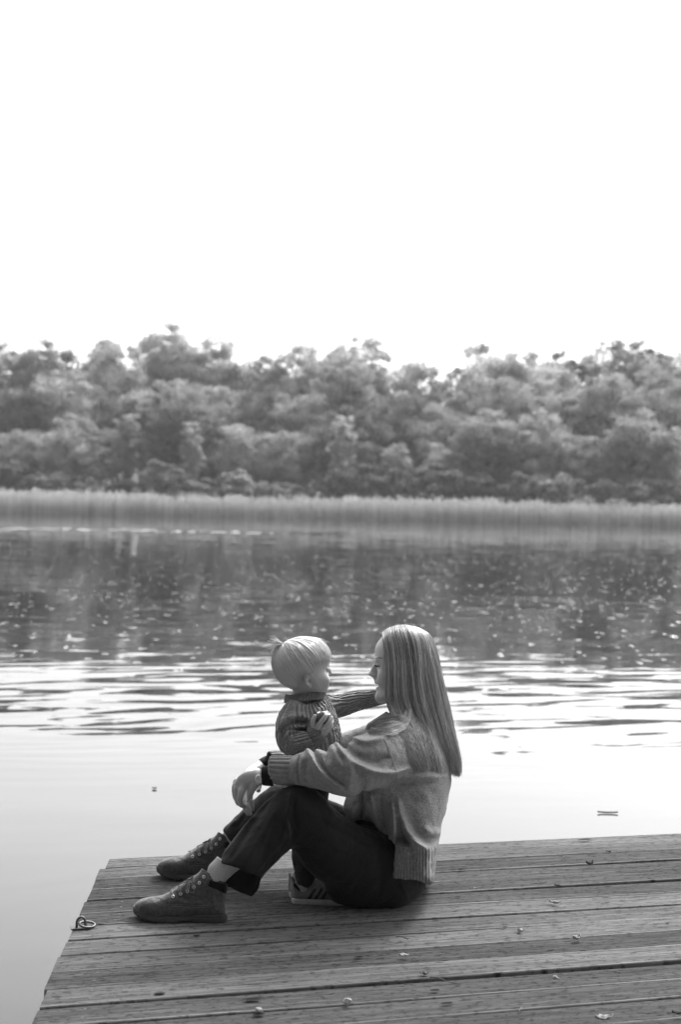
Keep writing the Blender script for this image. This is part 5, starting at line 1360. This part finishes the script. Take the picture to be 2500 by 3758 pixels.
    # fine wisps at the temple, jaw and crown
    W_ = 74; P = np.zeros((W_, 14, 3)); t = np.linspace(0, 1, 14)
    for i in range(W_):
        if i < 34:
            u0_ = g.uniform(1398, 1520); v0 = np.interp(u0_, [1398, 1440, 1480, 1520], [2328, 2302, 2296, 2302]); h = g.uniform(3, 15)
            du = g.uniform(-26, 22); P[i] = np.stack([u0_+du*t, v0-h*np.sin(t*2.4)+6*t*t, HW0+g.uniform(-25, 25)+0*t], -1)
        elif i < 60:
            u0_ = g.uniform(1404, 1412); P[i] = np.stack([u0_+g.uniform(-2, 16)*t+4*np.sin(t*4), 2345+g.uniform(60, 190)*t, -70-25*np.sin(t*1.5)+0*t], -1)
        else:
            a = g.uniform(0, 100); s_ = t*.15+g.uniform(.3, .85); b_ = hair_pt(np.full(14, a)+t*g.normal(0, 16), np.clip(s_, 0, 1), 7+8*np.sin(t*3.14)); P[i] = push_out(b_, 8)
    strands(acc, P, np.repeat(np.interp(t, [0, 1], [.55, .2])[None], W_, 0), g.uniform(.5, 1, W_))
    return acc.mesh('hair', warp=WN)
link('hair', mum_hair(), hair_mat('dark blond hair', .12, .85, .36), mum)

def kid_hair():
    acc = Acc(); g = np.random.default_rng(5); C = np.array([1112., 2442., KW])
    crown = np.array([1046., 2362., KW-2])
    E = np.array([(1219, 2404, KW), (1214, 2420, KW-34), (1192, 2426, KW-62), (1166, 2434, KW-76), (1148, 2456, KW-82), (1138, 2470, KW-84), (1116, 2472, KW-84), (1098, 2490, KW-80), (1084, 2522, KW-62), (1066, 2530, KW-36), (1056, 2532, KW)], float)
    E = crom(E, 8); ne = len(E)
    bv = BV['kid']
    def surf(d, lift):
        hit = bv.ray_cast(Vector(tuple(C+d*400)), Vector(tuple(-d)), 420)
        r = (np.array(hit[0])-C)@d if hit[0] is not None else 90
        # ignore the ear when it sticks out
        el = 1/np.sqrt((d[0]/104)**2+(d[1]/98)**2+(d[2]/86)**2)
        return C+d*(min(r, el+4)+lift)
    def path(phi, side, t, lift, jit=0):
        e = np.array([np.interp(phi*(ne-1), np.arange(ne), E[:, c]) for c in range(3)]); e[2] = KW+(e[2]-KW)*side
        a = (crown-C)/np.linalg.norm(crown-C); b = (e-C)/np.linalg.norm(e-C); om = math.acos(np.clip(a@b, -1, 1))
        # strands sweep forward before they fall: bow the path upwards
        out = []
        for i, tt in enumerate(t):
            d = (math.sin((1-tt)*om)*a+math.sin(tt*om)*b)/math.sin(om)
            bow = .20*math.sin(math.pi*min(tt, 1))*(1-phi)*(1 if phi > .12 else phi/.12); d = d+np.array([.25*bow, -bow, 0]); d /= np.linalg.norm(d)
            out.append(surf(d, lift[i]))
        return np.array(out)
    t = np.linspace(0.0, 1.0, 14)
    for side in (-1, 1):       # (-1 keeps the negative sign of E: near side)
        n_ = 40; G = np.array([path(p, -side, t*.78, 3.5+2.5*np.sin(t*3.1)) for p in np.linspace(0, 1, n_)])
        acc.add(G.reshape(-1, 3), grid_faces(n_, 14) if side == 1 else grid_faces(n_, 14)[:, ::-1], None, .7)
        N = 3000 if side == -1 else 1300
        P = np.zeros((N, 14, 3)); rn = np.zeros(N)
        for i in range(N):
            ph = g.random(); pc = round(ph*30+g.normal(0, .15))/30; t0 = g.choice([0, g.uniform(0, .45)], p=[.55, .45]); t1 = g.uniform(.62 if ph > .55 else .74, 1.08)
            tt = t0+(t1-t0)*t; hump = 4+5.5*vn(np.array([[pc*23, 0, side*3]]), 1, 4)[0]
            lift = hump*np.sin(np.clip(tt, 0, 1)*math.pi)**.8+g.uniform(-1, 2.5)+.8
            a_ = path(ph, -side, tt, lift); b_ = path(pc, -side, tt, lift); m = (g.uniform(.35, .9)*tt)[:, None]
            P[i] = a_*(1-m)+b_*m+np.cumsum(g.normal(0, .35, (14, 3)), 0); rn[i] = -.1+1.0*vn(np.array([[pc*31, 1, side*3]]), 1, 6)[0]+.5*g.random()
        strands(acc, P, np.interp(t, [0, .2, .85, 1], [.55, .95, .85, .15])[None]*g.uniform(.5, 1.3, N)[:, None], np.clip(rn, 0, 1))
    # tuft standing off the crown
    n_ = 120; P = np.zeros((n_, 12, 3)); tt = np.linspace(0, 1, 12)
    for i in range(n_):
        a = R(g.uniform(115, 248)); L = g.uniform(30, 56)*(1 if i < 70 else .7); r0_ = np.array([1034+g.normal(0, 5), 2366+g.normal(0, 5), KW-10+g.normal(0, 12)])
        a = R(180+g.choice([-30, -8, 14, 40])+g.normal(0, 6)); dv = np.array([math.cos(a), math.sin(a)*-1*-1, g.normal(0, .35)])
        P[i] = r0_+np.outer(tt*L, dv)+np.outer(tt**2*L*.35, [-.1, .45 if math.sin(a) > 0 else .25, 0])+np.array([0, 0, -4])
    strands(acc, P, np.repeat(np.interp(tt, [0, .6, 1], [1.5, 1.2, .3])[None], n_, 0), g.uniform(.5, 1, n_))
    n_ = 26; P = np.zeros((n_, 12, 3))
    for i in range(n_):
        p0 = np.array([g.uniform(1040, 1200), 0, KW+g.normal(0, 22)]); p0[1] = np.interp(p0[0], [1040, 1094, 1180, 1205], [2352, 2336, 2346, 2372])
        P[i] = p0+np.outer(tt, [g.uniform(8, 26), -g.uniform(2, 7), 0])+np.outer(tt**2, [0, 9, 0])
    strands(acc, P, np.repeat(np.interp(tt, [0, 1], [.5, .2])[None], n_, 0), g.uniform(.5, 1, n_))
    return acc.mesh('hair', warp=WN)
link('hair', kid_hair(), hair_mat('pale blond hair', .82, .98, .3), kid)
bpy.context.view_layer.update()
